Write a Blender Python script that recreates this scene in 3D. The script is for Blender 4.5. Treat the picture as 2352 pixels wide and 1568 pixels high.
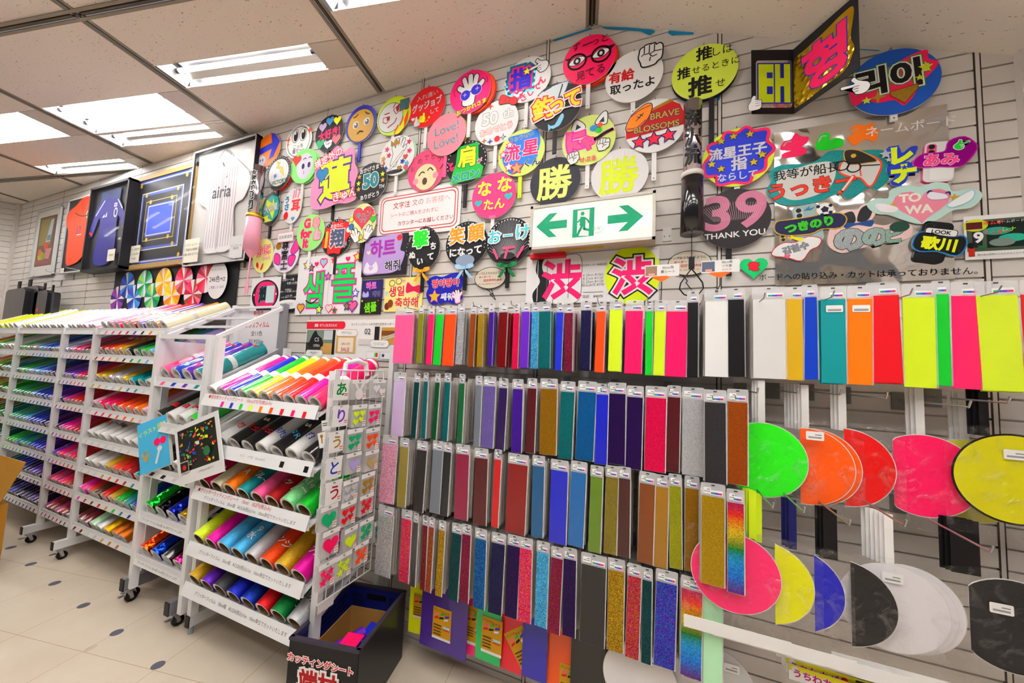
import bpy, math, random
from mathutils import Matrix, Vector, noise
random.seed(7)
for o in list(bpy.data.objects): bpy.data.objects.remove(o)
SC = bpy.context.scene; COL = SC.collection
PI = math.pi
# ------------------------------------------------------------------ camera, world, exposure
FPX, PITCH, ROLL, YAW = 825.58, -7.26698e-2, 4.4471671e-2, 0.384813086
HC = 1.68                      # eye height
D = 1.927                      # distance eye -> slat wall (wall plane y = D)
def _rot():
    cy, sy = math.cos(YAW), math.sin(YAW); cp, sp = math.cos(PITCH), math.sin(PITCH); cr, sr = math.cos(ROLL), math.sin(ROLL)
    Ry = Matrix(((cy,0,sy),(0,1,0),(-sy,0,cy))); Rx = Matrix(((1,0,0),(0,cp,-sp),(0,sp,cp))); Rz = Matrix(((cr,-sr,0),(sr,cr,0),(0,0,1)))
    return Rz @ Rx @ Ry
RM = _rot()
def _w(v): return Vector((v[0], v[2], -v[1]))
right, down, fwd = _w(RM[0]), _w(RM[1]), _w(RM[2])
cam = bpy.data.cameras.new('camera'); cam.sensor_width = 36; cam.lens = FPX/2352*36; cam.clip_start = .02
cam_o = bpy.data.objects.new('camera', cam); COL.objects.link(cam_o)
cam_o.matrix_world = Matrix(((right.x,-down.x,-fwd.x,0),(right.y,-down.y,-fwd.y,0),(right.z,-down.z,-fwd.z,HC),(0,0,0,1)))
SC.camera = cam_o
wd = bpy.data.worlds.new('world'); SC.world = wd; wd.use_nodes = True
wd.node_tree.nodes['Background'].inputs[0].default_value = (1.0,.985,.97,1); wd.node_tree.nodes['Background'].inputs[1].default_value = .12
SC.view_settings.view_transform = 'Standard'; SC.view_settings.look = 'None'; SC.view_settings.gamma = 1; SC.view_settings.exposure = 0.62
TUBE = 23.0                    # emission of the fluorescent tubes
# ------------------------------------------------------------------ surveying: a pixel of the photo -> a point on a surface
def ray(u, v):
    c = Vector(((u-1176)/FPX, (v-784)/FPX, 1)); return _w(RM.transposed() @ c)
def onY(u, v, Y):
    r = ray(u, v); p = r*(Y/r.y); p.z += HC; return p
def onX(u, v, X):
    r = ray(u, v); p = r*(X/r.x); p.z += HC; return p
def onZ(u, v, Z):
    r = ray(u, v); p = r*((Z-HC)/r.z); p.z += HC; return p
# ------------------------------------------------------------------ colours and materials
CH = dict(w='f4f2f0',k='141214',r='e8101c',R='b00a12',p='ff0f64',P='ff5a96',m='f000a0',q='ffb4d4',o='ff7a00',O='ff4a08',y='fbef10',l='d6ee20',L='dff07a',
 g='12c82c',G='0a8a3c',e='10b070',t='109498',T='0a6a70',b='1c2fd6',B='0a3cc0',n='1a1c5c',c='4ab4ea',C='a8e0f4',v='6a22c0',V='3c1066',s='c8c8cc',S='8c8c92',
 d='d6a81a',D='a87c14',f='f3dcb0',h='e8c08c',i='b9a7e6',N='5a3412',x='4a4a50',z='2a2a30',j='8ce89a',J='b8f0c0',X='d8d2ca',u='9a6a3a',A='c01870',M='7a0a1c',Q='c86a20',Z='f8f0c8',a='b8a06a',
 W='e2dfdc',E='5a7a20',F='3a66c8',U='c8b0d8',Y='c2b63a',H='7a4a1a',I='e05a9a',K='0c0c10')
def lin(hx):
    f = lambda c: c/12.92 if c <= .04045 else ((c+.055)/1.055)**2.4
    return tuple(f(int(hx[i:i+2],16)/255) for i in (0,2,4)) + (1,)
_mats = {}
def mat(c, kind='plain', rough=.45, scale=520):
    key = (c, kind, rough, scale)
    if key in _mats: return _mats[key]
    m = bpy.data.materials.new(f'{kind}_{c}'); m.use_nodes = True; nt = m.node_tree; N = nt.nodes; Lk = nt.links
    b = N['Principled BSDF']; b.inputs['Roughness'].default_value = rough
    rgb = lin(CH.get(c, c)); b.inputs['Base Color'].default_value = rgb
    if kind == 'plain': b.inputs['Specular IOR Level'].default_value = .25
    if kind == 'gloss': b.inputs['Roughness'].default_value = .16; b.inputs['Coat Weight'].default_value = .5; b.inputs['Coat Roughness'].default_value = .05
    if kind == 'pack':
        b.inputs['Roughness'].default_value = .28
        tc = N.new('ShaderNodeTexCoord'); nz = N.new('ShaderNodeTexNoise'); nz.inputs['Scale'].default_value = 9; bp = N.new('ShaderNodeBump'); bp.inputs['Strength'].default_value = .35; bp.inputs['Distance'].default_value = .02
        Lk.new(tc.outputs['Object'], nz.inputs['Vector']); Lk.new(nz.outputs['Fac'], bp.inputs['Height']); Lk.new(bp.outputs['Normal'], b.inputs['Coat Normal'])
        b.inputs['Coat Weight'].default_value = .3; b.inputs['Coat Roughness'].default_value = .06
    if kind in ('glit', 'holo'):
        tc = N.new('ShaderNodeTexCoord'); vo = N.new('ShaderNodeTexVoronoi'); vo.inputs['Scale'].default_value = scale
        Lk.new(tc.outputs['Object'], vo.inputs['Vector']); se = N.new('ShaderNodeSeparateColor'); Lk.new(vo.outputs['Color'], se.inputs[0])
        hs = N.new('ShaderNodeHueSaturation'); hs.inputs['Color'].default_value = rgb
        mr = N.new('ShaderNodeMapRange'); mr.inputs['To Min'].default_value = .62 if kind == 'glit' else .35; mr.inputs['To Max'].default_value = 1.08 if kind == 'glit' else 1.15; Lk.new(se.outputs[0], mr.inputs[0]); Lk.new(mr.outputs[0], hs.inputs['Value'])
        if kind == 'holo': vo.inputs['Scale'].default_value = 380
        if kind == 'holo':
            m2 = N.new('ShaderNodeMapRange'); m2.inputs['To Min'].default_value = .43; m2.inputs['To Max'].default_value = .57; Lk.new(se.outputs[1], m2.inputs[0]); Lk.new(m2.outputs[0], hs.inputs['Hue'])
        Lk.new(hs.outputs[0], b.inputs['Base Color']); b.inputs['Metallic'].default_value = .35; b.inputs['Roughness'].default_value = .42; b.inputs['Specular IOR Level'].default_value = .25
    if kind == 'foil':
        b.inputs['Metallic'].default_value = .9; b.inputs['Roughness'].default_value = .16
        tc = N.new('ShaderNodeTexCoord'); vo = N.new('ShaderNodeTexVoronoi'); vo.inputs['Scale'].default_value = 40; bp = N.new('ShaderNodeBump'); bp.inputs['Strength'].default_value = .3; bp.inputs['Distance'].default_value = .01
        Lk.new(tc.outputs['Object'], vo.inputs['Vector']); Lk.new(vo.outputs['Distance'], bp.inputs['Height']); Lk.new(bp.outputs['Normal'], b.inputs['Normal'])
    if kind == 'metal': b.inputs['Metallic'].default_value = 1; b.inputs['Roughness'].default_value = rough
    if kind == 'mirror':
        b.inputs['Metallic'].default_value = .95; b.inputs['Roughness'].default_value = .1
        tc = N.new('ShaderNodeTexCoord'); nz = N.new('ShaderNodeTexNoise'); nz.inputs['Scale'].default_value = 4; bp = N.new('ShaderNodeBump'); bp.inputs['Strength'].default_value = .6; bp.inputs['Distance'].default_value = .05
        Lk.new(tc.outputs['Object'], nz.inputs['Vector']); Lk.new(nz.outputs['Fac'], bp.inputs['Height']); Lk.new(bp.outputs['Normal'], b.inputs['Normal'])
    if kind == 'rain':
        tc = N.new('ShaderNodeTexCoord'); sp = N.new('ShaderNodeSeparateXYZ'); Lk.new(tc.outputs['Generated'], sp.inputs[0])
        rp = N.new('ShaderNodeValToRGB'); el = rp.color_ramp.elements
        el[0].position = 0; el[0].color = lin('5a1478'); el[1].position = 1; el[1].color = lin('b0105a')
        for pos, cc in ((.18,'0a70d0'),(.36,'0a8cc8'),(.48,'0a7a1a'),(.66,'d0b010'),(.85,'e02808')): e = el.new(pos); e.color = lin(cc)
        vo = N.new('ShaderNodeTexVoronoi'); vo.inputs['Scale'].default_value = 300; Lk.new(tc.outputs['Object'], vo.inputs['Vector']); se = N.new('ShaderNodeSeparateColor'); Lk.new(vo.outputs['Color'], se.inputs[0])
        mr = N.new('ShaderNodeMapRange'); mr.inputs['To Min'].default_value = .6; mr.inputs['To Max'].default_value = 1.4; Lk.new(se.outputs[0], mr.inputs[0]); hs = N.new('ShaderNodeHueSaturation'); Lk.new(mr.outputs[0], hs.inputs['Value'])
        Lk.new(sp.outputs['Y'], rp.inputs[0]); Lk.new(rp.outputs[0], hs.inputs['Color']); Lk.new(hs.outputs[0], b.inputs['Base Color']); b.inputs['Metallic'].default_value = .3; b.inputs['Roughness'].default_value = .3
    if kind == 'clear':   # thin crinkled plastic: mostly see-through with sharp glints on the creases
        out = N['Material Output']; tr = N.new('ShaderNodeBsdfTransparent'); gl = N.new('ShaderNodeBsdfGlossy'); gl.inputs['Roughness'].default_value = .1; mx = N.new('ShaderNodeMixShader')
        tc = N.new('ShaderNodeTexCoord'); nz = N.new('ShaderNodeTexNoise'); nz.inputs['Scale'].default_value = 14; nz.inputs['Detail'].default_value = 4; nz.inputs['Distortion'].default_value = 1.5; bp = N.new('ShaderNodeBump'); bp.inputs['Strength'].default_value = .8; bp.inputs['Distance'].default_value = .03
        Lk.new(tc.outputs['Object'], nz.inputs['Vector']); Lk.new(nz.outputs['Fac'], bp.inputs['Height']); Lk.new(bp.outputs['Normal'], gl.inputs['Normal'])
        mr = N.new('ShaderNodeMapRange'); mr.inputs['From Min'].default_value = .5; mr.inputs['From Max'].default_value = .72; mr.inputs['To Min'].default_value = .025; mr.inputs['To Max'].default_value = .2; Lk.new(nz.outputs['Fac'], mr.inputs[0])
        Lk.new(mr.outputs[0], mx.inputs[0]); Lk.new(tr.outputs[0], mx.inputs[1]); Lk.new(gl.outputs[0], mx.inputs[2]); Lk.new(mx.outputs[0], out.inputs['Surface'])
    if kind == 'film': b.inputs['Alpha'].default_value = .38; b.inputs['Roughness'].default_value = .2
    if kind == 'glass': b.inputs['Alpha'].default_value = .05; b.inputs['Base Color'].default_value = (.3,.3,.3,1); b.inputs['Roughness'].default_value = .02; b.inputs['Specular IOR Level'].default_value = .7
    if kind == 'emit': b.inputs['Emission Color'].default_value = rgb; b.inputs['Emission Strength'].default_value = rough
    _mats[key] = m; return m
def spec(s):
    """'p' plain hot pink, 'd*' glitter, 'd#' holographic, 'd+' foil, 'd!' gloss, 'd~' bagged, '%' rainbow"""
    if s == '%': return mat('w','rain')
    k = {'*':'glit','#':'holo','+':'foil','!':'gloss','~':'pack','=':'metal','^':'clear'}.get(s[-1]) if len(s) > 1 else None
    return mat(s[:-1], k) if k else mat(s)
# ------------------------------------------------------------------ mesh building
class MB:
    def __init__(s): s.v=[]; s.f=[]; s.m=[]; s.mats=[]; s.z=0.0
    def mi(s, m):
        if isinstance(m, str): m = spec(m)
        if m not in s.mats: s.mats.append(m)
        return s.mats.index(m)
    def add(s, vs, fs, m):
        k = s.mi(m); n = len(s.v); s.v += [tuple(p) for p in vs]
        for f in fs: s.f.append(tuple(i+n for i in f)); s.m.append(k)
    def box(s, x0,x1,y0,y1,z0,z1, m, M=None):
        vs = [(x,y,z) for z in (z0,z1) for y in (y0,y1) for x in (x0,x1)]
        if M is not None: vs = [tuple(M @ Vector(p)) for p in vs]
        s.add(vs, [(0,2,3,1),(4,5,7,6),(0,1,5,4),(2,6,7,3),(0,4,6,2),(1,3,7,5)], m)
    def tube(s, p0, p1, r, m, n=8, r1=None, caps=True):
        p0, p1 = Vector(p0), Vector(p1); d = (p1-p0).normalized(); a = d.orthogonal().normalized(); b = d.cross(a); r1 = r if r1 is None else r1
        vs = []
        for p, rr in ((p0,r),(p1,r1)):
            for i in range(n): t = 2*PI*i/n; vs.append(p + (a*math.cos(t)+b*math.sin(t))*rr)
        fs = [(i,(i+1)%n,n+(i+1)%n,n+i) for i in range(n)]
        if caps: fs += [tuple(range(n-1,-1,-1)), tuple(range(n,2*n))]
        s.add(vs, fs, m)
    def path(s, pts, r, m, n=6):
        for a, b in zip(pts, pts[1:]): s.tube(a, b, r, m, n)
    def lathe(s, prof, m, n=20, M=None):
        """prof: (r, z) list about local z"""
        vs = []; k = len(prof)
        for i in range(n):
            t = 2*PI*i/n
            for r, z in prof: p = Vector((r*math.cos(t), r*math.sin(t), z)); vs.append(M @ p if M is not None else p)
        fs = [(i*k+j, ((i+1)%n)*k+j, ((i+1)%n)*k+j+1, i*k+j+1) for i in range(n) for j in range(k-1)]
        s.add(vs, fs, m)
    def prism(s, pts, z0, z1, m, side=None):
        n = len(pts); s.add([(x,y,z1) for x,y in pts], [tuple(range(n))], m)
        s.add([(x,y,z0) for x,y in pts], [tuple(range(n-1,-1,-1))], side or m)
        s.add([(x,y,z0) for x,y in pts]+[(x,y,z1) for x,y in pts], [(i,(i+1)%n,n+(i+1)%n,n+i) for i in range(n)], side or m)
    def build(s, name, parent=None, org=(0,0,0), smooth=False):
        me = bpy.data.meshes.new(name); ox,oy,oz = org
        me.from_pydata([(x-ox,y-oy,z-oz) for x,y,z in s.v], [], s.f)
        for m in s.mats: me.materials.append(m)
        me.polygons.foreach_set('material_index', s.m)
        if smooth: me.polygons.foreach_set('use_smooth', [True]*len(s.f))
        me.update()
        o = bpy.data.objects.new(name, me); COL.objects.link(o)
        if parent: o.parent = parent
        else: o.location = org
        return o
def side_smooth(o):
    for p in o.data.polygons: p.use_smooth = abs(p.normal.z) < .6
    return o
def tag(o, label=None, cat=None, group=None, kind=None):
    if label: o['label'] = label
    if cat: o['category'] = cat
    if group: o['group'] = group
    if kind: o['kind'] = kind
    return o
def thing(name, label, cat, loc=(0,0,0), group=None, M=None):
    o = bpy.data.objects.new(name, None); COL.objects.link(o); o.empty_display_size = .05
    if M is not None: o.matrix_world = M
    else: o.location = loc
    return tag(o, label, cat, group)
def struct(mb, name, org=(0,0,0)): o = mb.build(name, None, org); o['kind'] = 'structure'; return o
def dup(o, parent=None):
    c = o.copy(); COL.objects.link(c)
    if parent: c.parent = parent
    for ch in list(o.children): dup(ch, c)
    return c
ORD = ['first','second','third','fourth','fifth','sixth','seventh','eighth','ninth','tenth','eleventh','twelfth','thirteenth','fourteenth','fifteenth','sixteenth','seventeenth','eighteenth','nineteenth','twentieth']
ORD += ['twenty-'+w for w in ORD[:9]] + ['thirtieth'] + ['thirty-'+w for w in ORD[:9]]
# ------------------------------------------------------------------ flat artwork: letters and shapes cut from coloured film
_glyph = {}
def glyphs(s, grow):
    key = (s, round(grow,3))
    if key in _glyph: return _glyph[key]
    c = bpy.data.curves.new('t','FONT'); c.body = s; c.size = 1; c.align_x = 'CENTER'; c.resolution_u = 6 if s.isascii() else 3; c.space_line = .98
    if grow > 0: c.bevel_depth = grow; c.bevel_resolution = 0
    o = bpy.data.objects.new('t', c); me = bpy.data.meshes.new_from_object(o)
    vs = [tuple(v.co) for v in me.vertices]; fs = [tuple(p.vertices) for p in me.polygons]
    bpy.data.objects.remove(o); bpy.data.curves.remove(c); bpy.data.meshes.remove(me)
    _glyph[key] = (vs, fs); return vs, fs
def bbox(vs):
    xs = [p[0] for p in vs]; ys = [p[1] for p in vs]; return min(xs), max(xs), min(ys), max(ys)
def smooth(pts, n=5):
    out = []; k = len(pts)
    for i in range(k):
        p0,p1,p2,p3 = (pts[(i+j-1)%k] for j in range(4))
        for t in range(n):
            u = t/n; out.append(tuple(.5*(2*p1[a]+(p2[a]-p0[a])*u+(2*p0[a]-5*p1[a]+4*p2[a]-p3[a])*u*u+(3*p1[a]-p0[a]-3*p2[a]+p3[a])*u**3) for a in (0,1)))
    return out
def ccw(p):
    return p if sum(p[i-1][0]*p[i][1]-p[i][0]*p[i-1][1] for i in range(len(p))) > 0 else p[::-1]
def grow_poly(p, g):
    p = ccw(p); n = len(p); out = []
    for i in range(n):
        a, b, c = Vector(p[i-1]), Vector(p[i]), Vector(p[(i+1)%n]); e1 = (b-a); e2 = (c-b)
        if e1.length < 1e-9 or e2.length < 1e-9: out.append(tuple(b)); continue
        e1.normalize(); e2.normalize(); n1 = Vector((e1.y,-e1.x)); n2 = Vector((e2.y,-e2.x)); d = n1+n2
        if d.length < .3: d = n1
        d.normalize(); out.append(tuple(b + d*g/max(.55, d.dot(n1))))
    return out
def ell(x,y,rx,ry,r=0,n=28):
    c,s = math.cos(r),math.sin(r); return [(x+rx*math.cos(t)*c-ry*math.sin(t)*s, y+rx*math.cos(t)*s+ry*math.sin(t)*c) for t in (2*PI*i/n for i in range(n))]
def heart(x,y,s,r=0):
    c,sn = math.cos(r),math.sin(r); o = []
    for i in range(24):
        t = 2*PI*i/24; a = s*math.sin(t)**3; b = s*(13*math.cos(t)-5*math.cos(2*t)-2*math.cos(3*t)-math.cos(4*t))/16
        o.append((x+a*c-b*sn, y+a*sn+b*c))
    return o
def star(x,y,R,r=0,n=5,inn=.45):
    return [(x+(R if i%2==0 else R*inn)*math.sin(r+PI*i/n), y+(R if i%2==0 else R*inn)*math.cos(r+PI*i/n)) for i in range(2*n)]
def rrect(x,y,w,h,rad=0,r=0):
    c,s = math.cos(r),math.sin(r); pts = []
    if rad <= 0: q = [(-w/2,-h/2),(w/2,-h/2),(w/2,h/2),(-w/2,h/2)]
    else:
        rad = min(rad,w/2*.99,h/2*.99); q = []
        for cx,cy,a0 in ((w/2-rad,-h/2+rad,-PI/2),(w/2-rad,h/2-rad,0),(-w/2+rad,h/2-rad,PI/2),(-w/2+rad,-h/2+rad,PI)):
            for i in range(5): a = a0+PI/2*i/4; q.append((cx+rad*math.cos(a), cy+rad*math.sin(a)))
    return [(x+a*c-b*s, y+a*s+b*c) for a,b in q]
# cartoon gloves, unit size, y up
GLOVE = dict(
 open=([(-.35,-.9),(.35,-.9),(.42,-.45),(.5,-.1),(.85,.25),(.95,.5),(.78,.62),(.48,.35),(.5,.85),(.36,1.02),(.2,.9),(.16,.42),(.06,.98),(-.1,1.08),(-.24,.95),(-.16,.4),(-.42,.88),(-.58,.9),(-.64,.72),(-.42,.25),(-.75,.4),(-.9,.3),(-.86,.12),(-.45,-.2)],[]),
 fist=([(-.5,-.9),(.35,-.85),(.6,-.6),(.9,-.35),(.95,.3),(.92,.7),(.72,.9),(.45,.82),(.3,1),(.02,.95),(-.1,1),(-.4,.95),(-.5,.85),(-.78,.7),(-.85,.3),(-.88,-.1),(-.7,-.5)],[[(-.5,.85),(-.48,.2),(-.7,.05)],[(-.1,.95),(-.08,.2),(-.42,.15)],[(.3,.95),(.32,.35)],[(.9,.3),(.3,.3),(-.05,.1),(.2,-.15),(.55,-.05)],[(.05,-.15),(0,-.5)]]),
 point=([(-.9,.12),(-.1,.2),(-.3,.55),(-.1,.78),(.12,.5),(.4,.35),(.75,.2),(.9,-.1),(.75,-.5),(.4,-.72),(0,-.68),(-.12,-.5),(-.25,-.25),(-.2,-.05),(-.9,-.12),(-1,0)],[[(-.2,-.05),(.2,0)],[(-.2,-.25),(.15,-.22)],[(-.1,-.48),(.15,-.42)]]),
 thumb=([(-.5,-.85),(.4,-.85),(.7,-.6),(.72,-.1),(.7,.3),(.3,.42),(.1,.5),(.12,.95),(-.1,1.02),(-.28,.8),(-.4,.3),(-.62,0),(-.65,-.5)],[[(.1,.25),(.65,.25)],[(.1,-.05),(.7,-.05)],[(.1,-.35),(.68,-.35)]]),
 cup=([(-.3,-1),(.4,-1),(.55,-.6),(.85,-.2),(.9,.1),(.7,.15),(.5,-.1),(.6,.5),(.5,.9),(.25,.98),(.1,.6),(-.05,.95),(-.3,.95),(-.4,.5),(-.6,.55),(-.7,.3),(-.55,-.2),(-.45,-.6)],[[(.1,.6),(.15,0)],[(-.35,.5),(-.2,0)]]))
class Art(MB):
    """artwork laid on a flat face; each layer sits a hair in front of the last"""
    ST = 1.2e-4
    def __init__(s, a=1.0, ox=0, oy=0): super().__init__(); s.a=a; s.ox=ox; s.oy=oy; s.z=.0003
    def lay(s, pts, c): s.z += s.ST; s.add([(s.ox+x*s.a, s.oy+y*s.a, s.z) for x,y in pts], [tuple(range(len(pts)))], c)
    def shape(s, pts, c, o=()):
        pts = ccw(pts)
        for oc, g in sorted(o or (), key=lambda t:-t[1]): s.lay(grow_poly(pts, g), oc)
        if c: s.lay(pts, c)
    def line(s, pts, w, c, closed=False):
        s.z += s.ST; P = [Vector(p) for p in pts]
        if closed: P.append(P[0])
        for a, b in zip(P, P[1:]):
            d = b-a
            if d.length < 1e-6: continue
            d.normalize(); n = Vector((-d.y,d.x))*w/2; e = d*w*.25
            q = [a-n-e*.3, b-n+e*.3, b+e, b+n+e*.3, a+n-e*.3, a-e]; s.add([(s.ox+p.x*s.a, s.oy+p.y*s.a, s.z) for p in q], [tuple(range(6))], c)
    def text(s, t, x, y, h, c, b=0, o=(), r=0, sx=1):
        base = glyphs(t, 0)[0]
        if not base: return
        b *= .72; h *= .9; o = [(q[0], q[1]*.72) for q in (o or ())]; x0,x1,y0,y1 = bbox(base); mx,my = (x0+x1)/2,(y0+y1)/2; cr,sr = math.cos(r),math.sin(r)
        for cc, g in sorted(list(o or ()), key=lambda q:-q[1]) + [(c, 0)]:
            vs, fs = glyphs(t, b+g); s.z += s.ST*1.5; out = []
            for px,py,pz in vs:
                u,v = (px-mx)*h*sx,(py-my)*h; out.append((s.ox+(x+u*cr-v*sr)*s.a, s.oy+(y+u*sr+v*cr)*s.a, s.z+(s.ST*.4 if pz>1e-5 else 0)))
            s.add(out, fs, cc)
    def draw(s, items):
        for it in items:
            k = it[0]; A = it[1:]
            if k == 'T': s.text(*A)
            elif k == 'V': s.text('\n'.join(A[0]), *A[1:])
            elif k == 'E': x,y,rx,ry,c = A[:5]; s.shape(ell(x,y,rx,ry,A[6] if len(A)>6 else 0), c, A[5] if len(A)>5 else ())
            elif k == 'H': x,y,q,c = A[:4]; s.shape(heart(x,y,q,A[5] if len(A)>5 else 0), c, A[4] if len(A)>4 else ())
            elif k == 'S': x,y,R,c = A[:4]; s.shape(star(x,y,R,*(A[5:])), c, A[4] if len(A)>4 else ())
            elif k == 'D': x,y,R,c = A[:4]; s.shape(star(x,y,R,0,4,.32), c, A[4] if len(A)>4 else ())
            elif k == 'R': x,y,w,h,c = A[:5]; s.shape(rrect(x,y,w,h,*(A[6:])), c, A[5] if len(A)>5 else ())
            elif k == 'P': s.shape(A[0], A[1], A[2] if len(A)>2 else ())
            elif k == 'B': s.shape(smooth(A[0]), A[1], A[2] if len(A)>2 else ())
            elif k == 'L': s.line(A[0], A[1], A[2], A[3] if len(A)>3 else False)
            elif k == 'C':  # smooth stroke, open
                p = A[0]; q = smooth([p[0]]+list(p)+[p[-1]], 6); s.line(q[6:-12]+[p[-1]], A[1], A[2])
            elif k == 'O':  # ring
                x,y,rx,ry,w,c = A[:6]; s.line(ell(x,y,rx,ry,A[6] if len(A)>6 else 0), w, c, True)
            elif k == 'G':
                kind,x,y,q,c = A[:5]; lw = A[5]; r = A[6] if len(A)>6 else 0; fl = A[7] if len(A)>7 else 1; oc = A[8] if len(A)>8 else 'k'
                pts, ln = GLOVE[kind]; cr,sr = math.cos(r),math.sin(r); tf = lambda p:(x+q*(p[0]*fl*cr-p[1]*sr), y+q*(p[0]*fl*sr+p[1]*cr))
                s.shape([tf(p) for p in smooth(pts,4)], c, [(oc,lw)])
                for l in ln: s.line([tf(p) for p in l], lw*.8, oc)
ROT90 = Matrix.Rotation(PI/2, 4, 'X')
def wallM(x, z, off): return Matrix.Translation((x, D-off, z)) @ ROT90
def span(cx, cy, wpx, off):
    a, b, c = onY(cx-wpx/2, cy, D-off), onY(cx+wpx/2, cy, D-off), onY(cx, cy, D-off); return c, (b.x-a.x)
# ================================================================== THE SETTING
TH = -0.191157478
AX, BX = Vector((math.sin(TH), math.cos(TH), 0)), Vector((math.cos(TH), -math.sin(TH), 0))
ZC = 3.653; XL, XR = -8.29, 1.30
def ab(a, b, z=ZC): p = AX*a + BX*b; return (p.x, p.y, z)
def proc(name, base, fn, rough=.6):
    m = bpy.data.materials.new(name); m.use_nodes = True; nt = m.node_tree; b = nt.nodes['Principled BSDF']; b.inputs['Base Color'].default_value = lin(base); b.inputs['Roughness'].default_value = rough
    fn(nt, nt.nodes, nt.links, b); return m
def _wall(nt, N, L, b):
    g = N.new('ShaderNodeTexCoord'); n = N.new('ShaderNodeTexNoise'); n.inputs['Scale'].default_value = 3; n.inputs['Detail'].default_value = 6; L.new(g.outputs['Object'], n.inputs['Vector'])
    r = N.new('ShaderNodeValToRGB'); r.color_ramp.elements[0].color = lin('d2cac3'); r.color_ramp.elements[1].color = lin('dad3cd'); r.color_ramp.elements[0].position=.35; r.color_ramp.elements[1].position=.65; L.new(n.outputs['Fac'], r.inputs[0]); L.new(r.outputs[0], b.inputs['Base Color'])
M_WALL = proc('slatwall_cream', 'd8cec4', _wall, .5)
def _ceil(nt, N, L, b):
    g = N.new('ShaderNodeTexCoord'); mp = N.new('ShaderNodeMapping'); mp.inputs['Rotation'].default_value = (0,0,TH); mp.inputs['Scale'].default_value = (1,2.2,1); L.new(g.outputs['Object'], mp.inputs[0])
    n = N.new('ShaderNodeTexNoise'); n.inputs['Scale'].default_value = 62; n.inputs['Detail'].default_value = 3; n.inputs['Distortion'].default_value = .6; L.new(mp.outputs[0], n.inputs['Vector'])
    r = N.new('ShaderNodeValToRGB'); e = r.color_ramp.elements; e[0].position = .29; e[0].color = lin('806a50'); e[1].position = .335; e[1].color = lin('ece2d6'); L.new(n.outputs['Fac'], r.inputs[0]); L.new(r.outputs[0], b.inputs['Base Color'])
    bp = N.new('ShaderNodeBump'); bp.inputs['Strength'].default_value = .3; L.new(n.outputs['Fac'], bp.inputs['Height']); L.new(bp.outputs[0], b.inputs['Normal'])
M_CEIL = proc('fissured_tile', 'ece2d6', _ceil, .85)
def _floor(nt, N, L, b):
    g = N.new('ShaderNodeTexCoord'); mp = N.new('ShaderNodeMapping'); mp.vector_type = 'POINT'; mp.inputs['Rotation'].default_value = (0,0,TH); mp.inputs['Location'].default_value = (.154,.377,0); L.new(g.outputs['Object'], mp.inputs[0])
    k = N.new('ShaderNodeTexBrick'); k.offset = 0; k.inputs['Scale'].default_value = 1; k.inputs['Brick Width'].default_value = .505; k.inputs['Row Height'].default_value = .505; k.inputs['Mortar Size'].default_value = .0016; k.inputs['Mortar Smooth'].default_value = .2
    k.inputs['Mortar'].default_value = lin('a58f74'); L.new(mp.outputs[0], k.inputs['Vector'])
    n = N.new('ShaderNodeTexNoise'); n.inputs['Scale'].default_value = 2.2; n.inputs['Detail'].default_value = 8; L.new(g.outputs['Object'], n.inputs['Vector'])
    r = N.new('ShaderNodeValToRGB'); r.color_ramp.elements[0].color = lin('cdbda8'); r.color_ramp.elements[1].color = lin('d8cab7'); r.color_ramp.elements[0].position=.3; r.color_ramp.elements[1].position=.6; L.new(n.outputs['Fac'], r.inputs[0])
    L.new(r.outputs[0], k.inputs['Color1']); L.new(r.outputs[0], k.inputs['Color2']); L.new(k.outputs['Color'], b.inputs['Base Color'])
    n2 = N.new('ShaderNodeTexNoise'); n2.inputs['Scale'].default_value = 5; L.new(g.outputs['Object'], n2.inputs['Vector']); mr = N.new('ShaderNodeMapRange'); mr.inputs['To Min'].default_value = .22; mr.inputs['To Max'].default_value = .42; L.new(n2.outputs['Fac'], mr.inputs[0]); L.new(mr.outputs[0], b.inputs['Roughness'])
M_FLOOR = proc('vinyl_floor', 'd2c3ae', _floor, .3)
mb = MB(); mb.add([(-12,-5,0),(4.5,-5,0),(4.5,D+.02,0),(-12,D+.02,0)], [(0,1,2,3)], M_FLOOR); struct(mb, 'floor')
# slat wall: real grooves every 76.7 mm
GP, G0 = .0767, 2.1043
def slats(mb, p0, p1, nrm, ztop, step=0):
    """horizontal slats between two floor points; nrm points into the room"""
    p0, p1, nrm = Vector(p0), Vector(p1), Vector(nrm); g = .0075; dp = .011
    k0 = int(G0/GP); zs = [G0-(k0-i)*GP for i in range(0, 60) if G0-(k0-i)*GP < ztop-.01]
    prof = [(0,0)]
    for z in zs: prof += [(0,z-g/2),(-dp,z-g/2),(-dp,z+g/2),(0,z+g/2)]
    prof.append((0,ztop)); vs = []
    for p in (p0,p1): vs += [(p.x+nrm.x*d, p.y+nrm.y*d, z) for d,z in prof]
    n = len(prof); mb.add(vs, [(i,n+i,n+i+1,i+1) for i in range(n-1)], M_WALL)
mb = MB(); slats(mb, (XL,D,0), (XR,D,0), (0,-1,0), 3.75); struct(mb, 'wall_back')
ld = Vector((-.667,-.745,0)); pl = Vector((XL,D,0)); mb = MB(); slats(mb, pl+ld*4.5, pl, (.745,-.667,0), 3.75); struct(mb, 'wall_left')
mb = MB(); slats(mb, (XR,D,0), (XR,D-.9,0), (-1,0,0), 3.75); mb.box(XR+.012,XR+1.6,D-.9,D-.89,0,3.75,M_WALL); struct(mb, 'wall_right')
mb = MB(); mb.box(XR-.03,XR,D-.03,D,0,3.7,M_WALL); struct(mb, 'trim_1')
mb = MB(); mb.box(XL-.005,XL+.045,D-.03,D+.01,0,ZC,M_WALL); struct(mb, 'trim_2')
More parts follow.
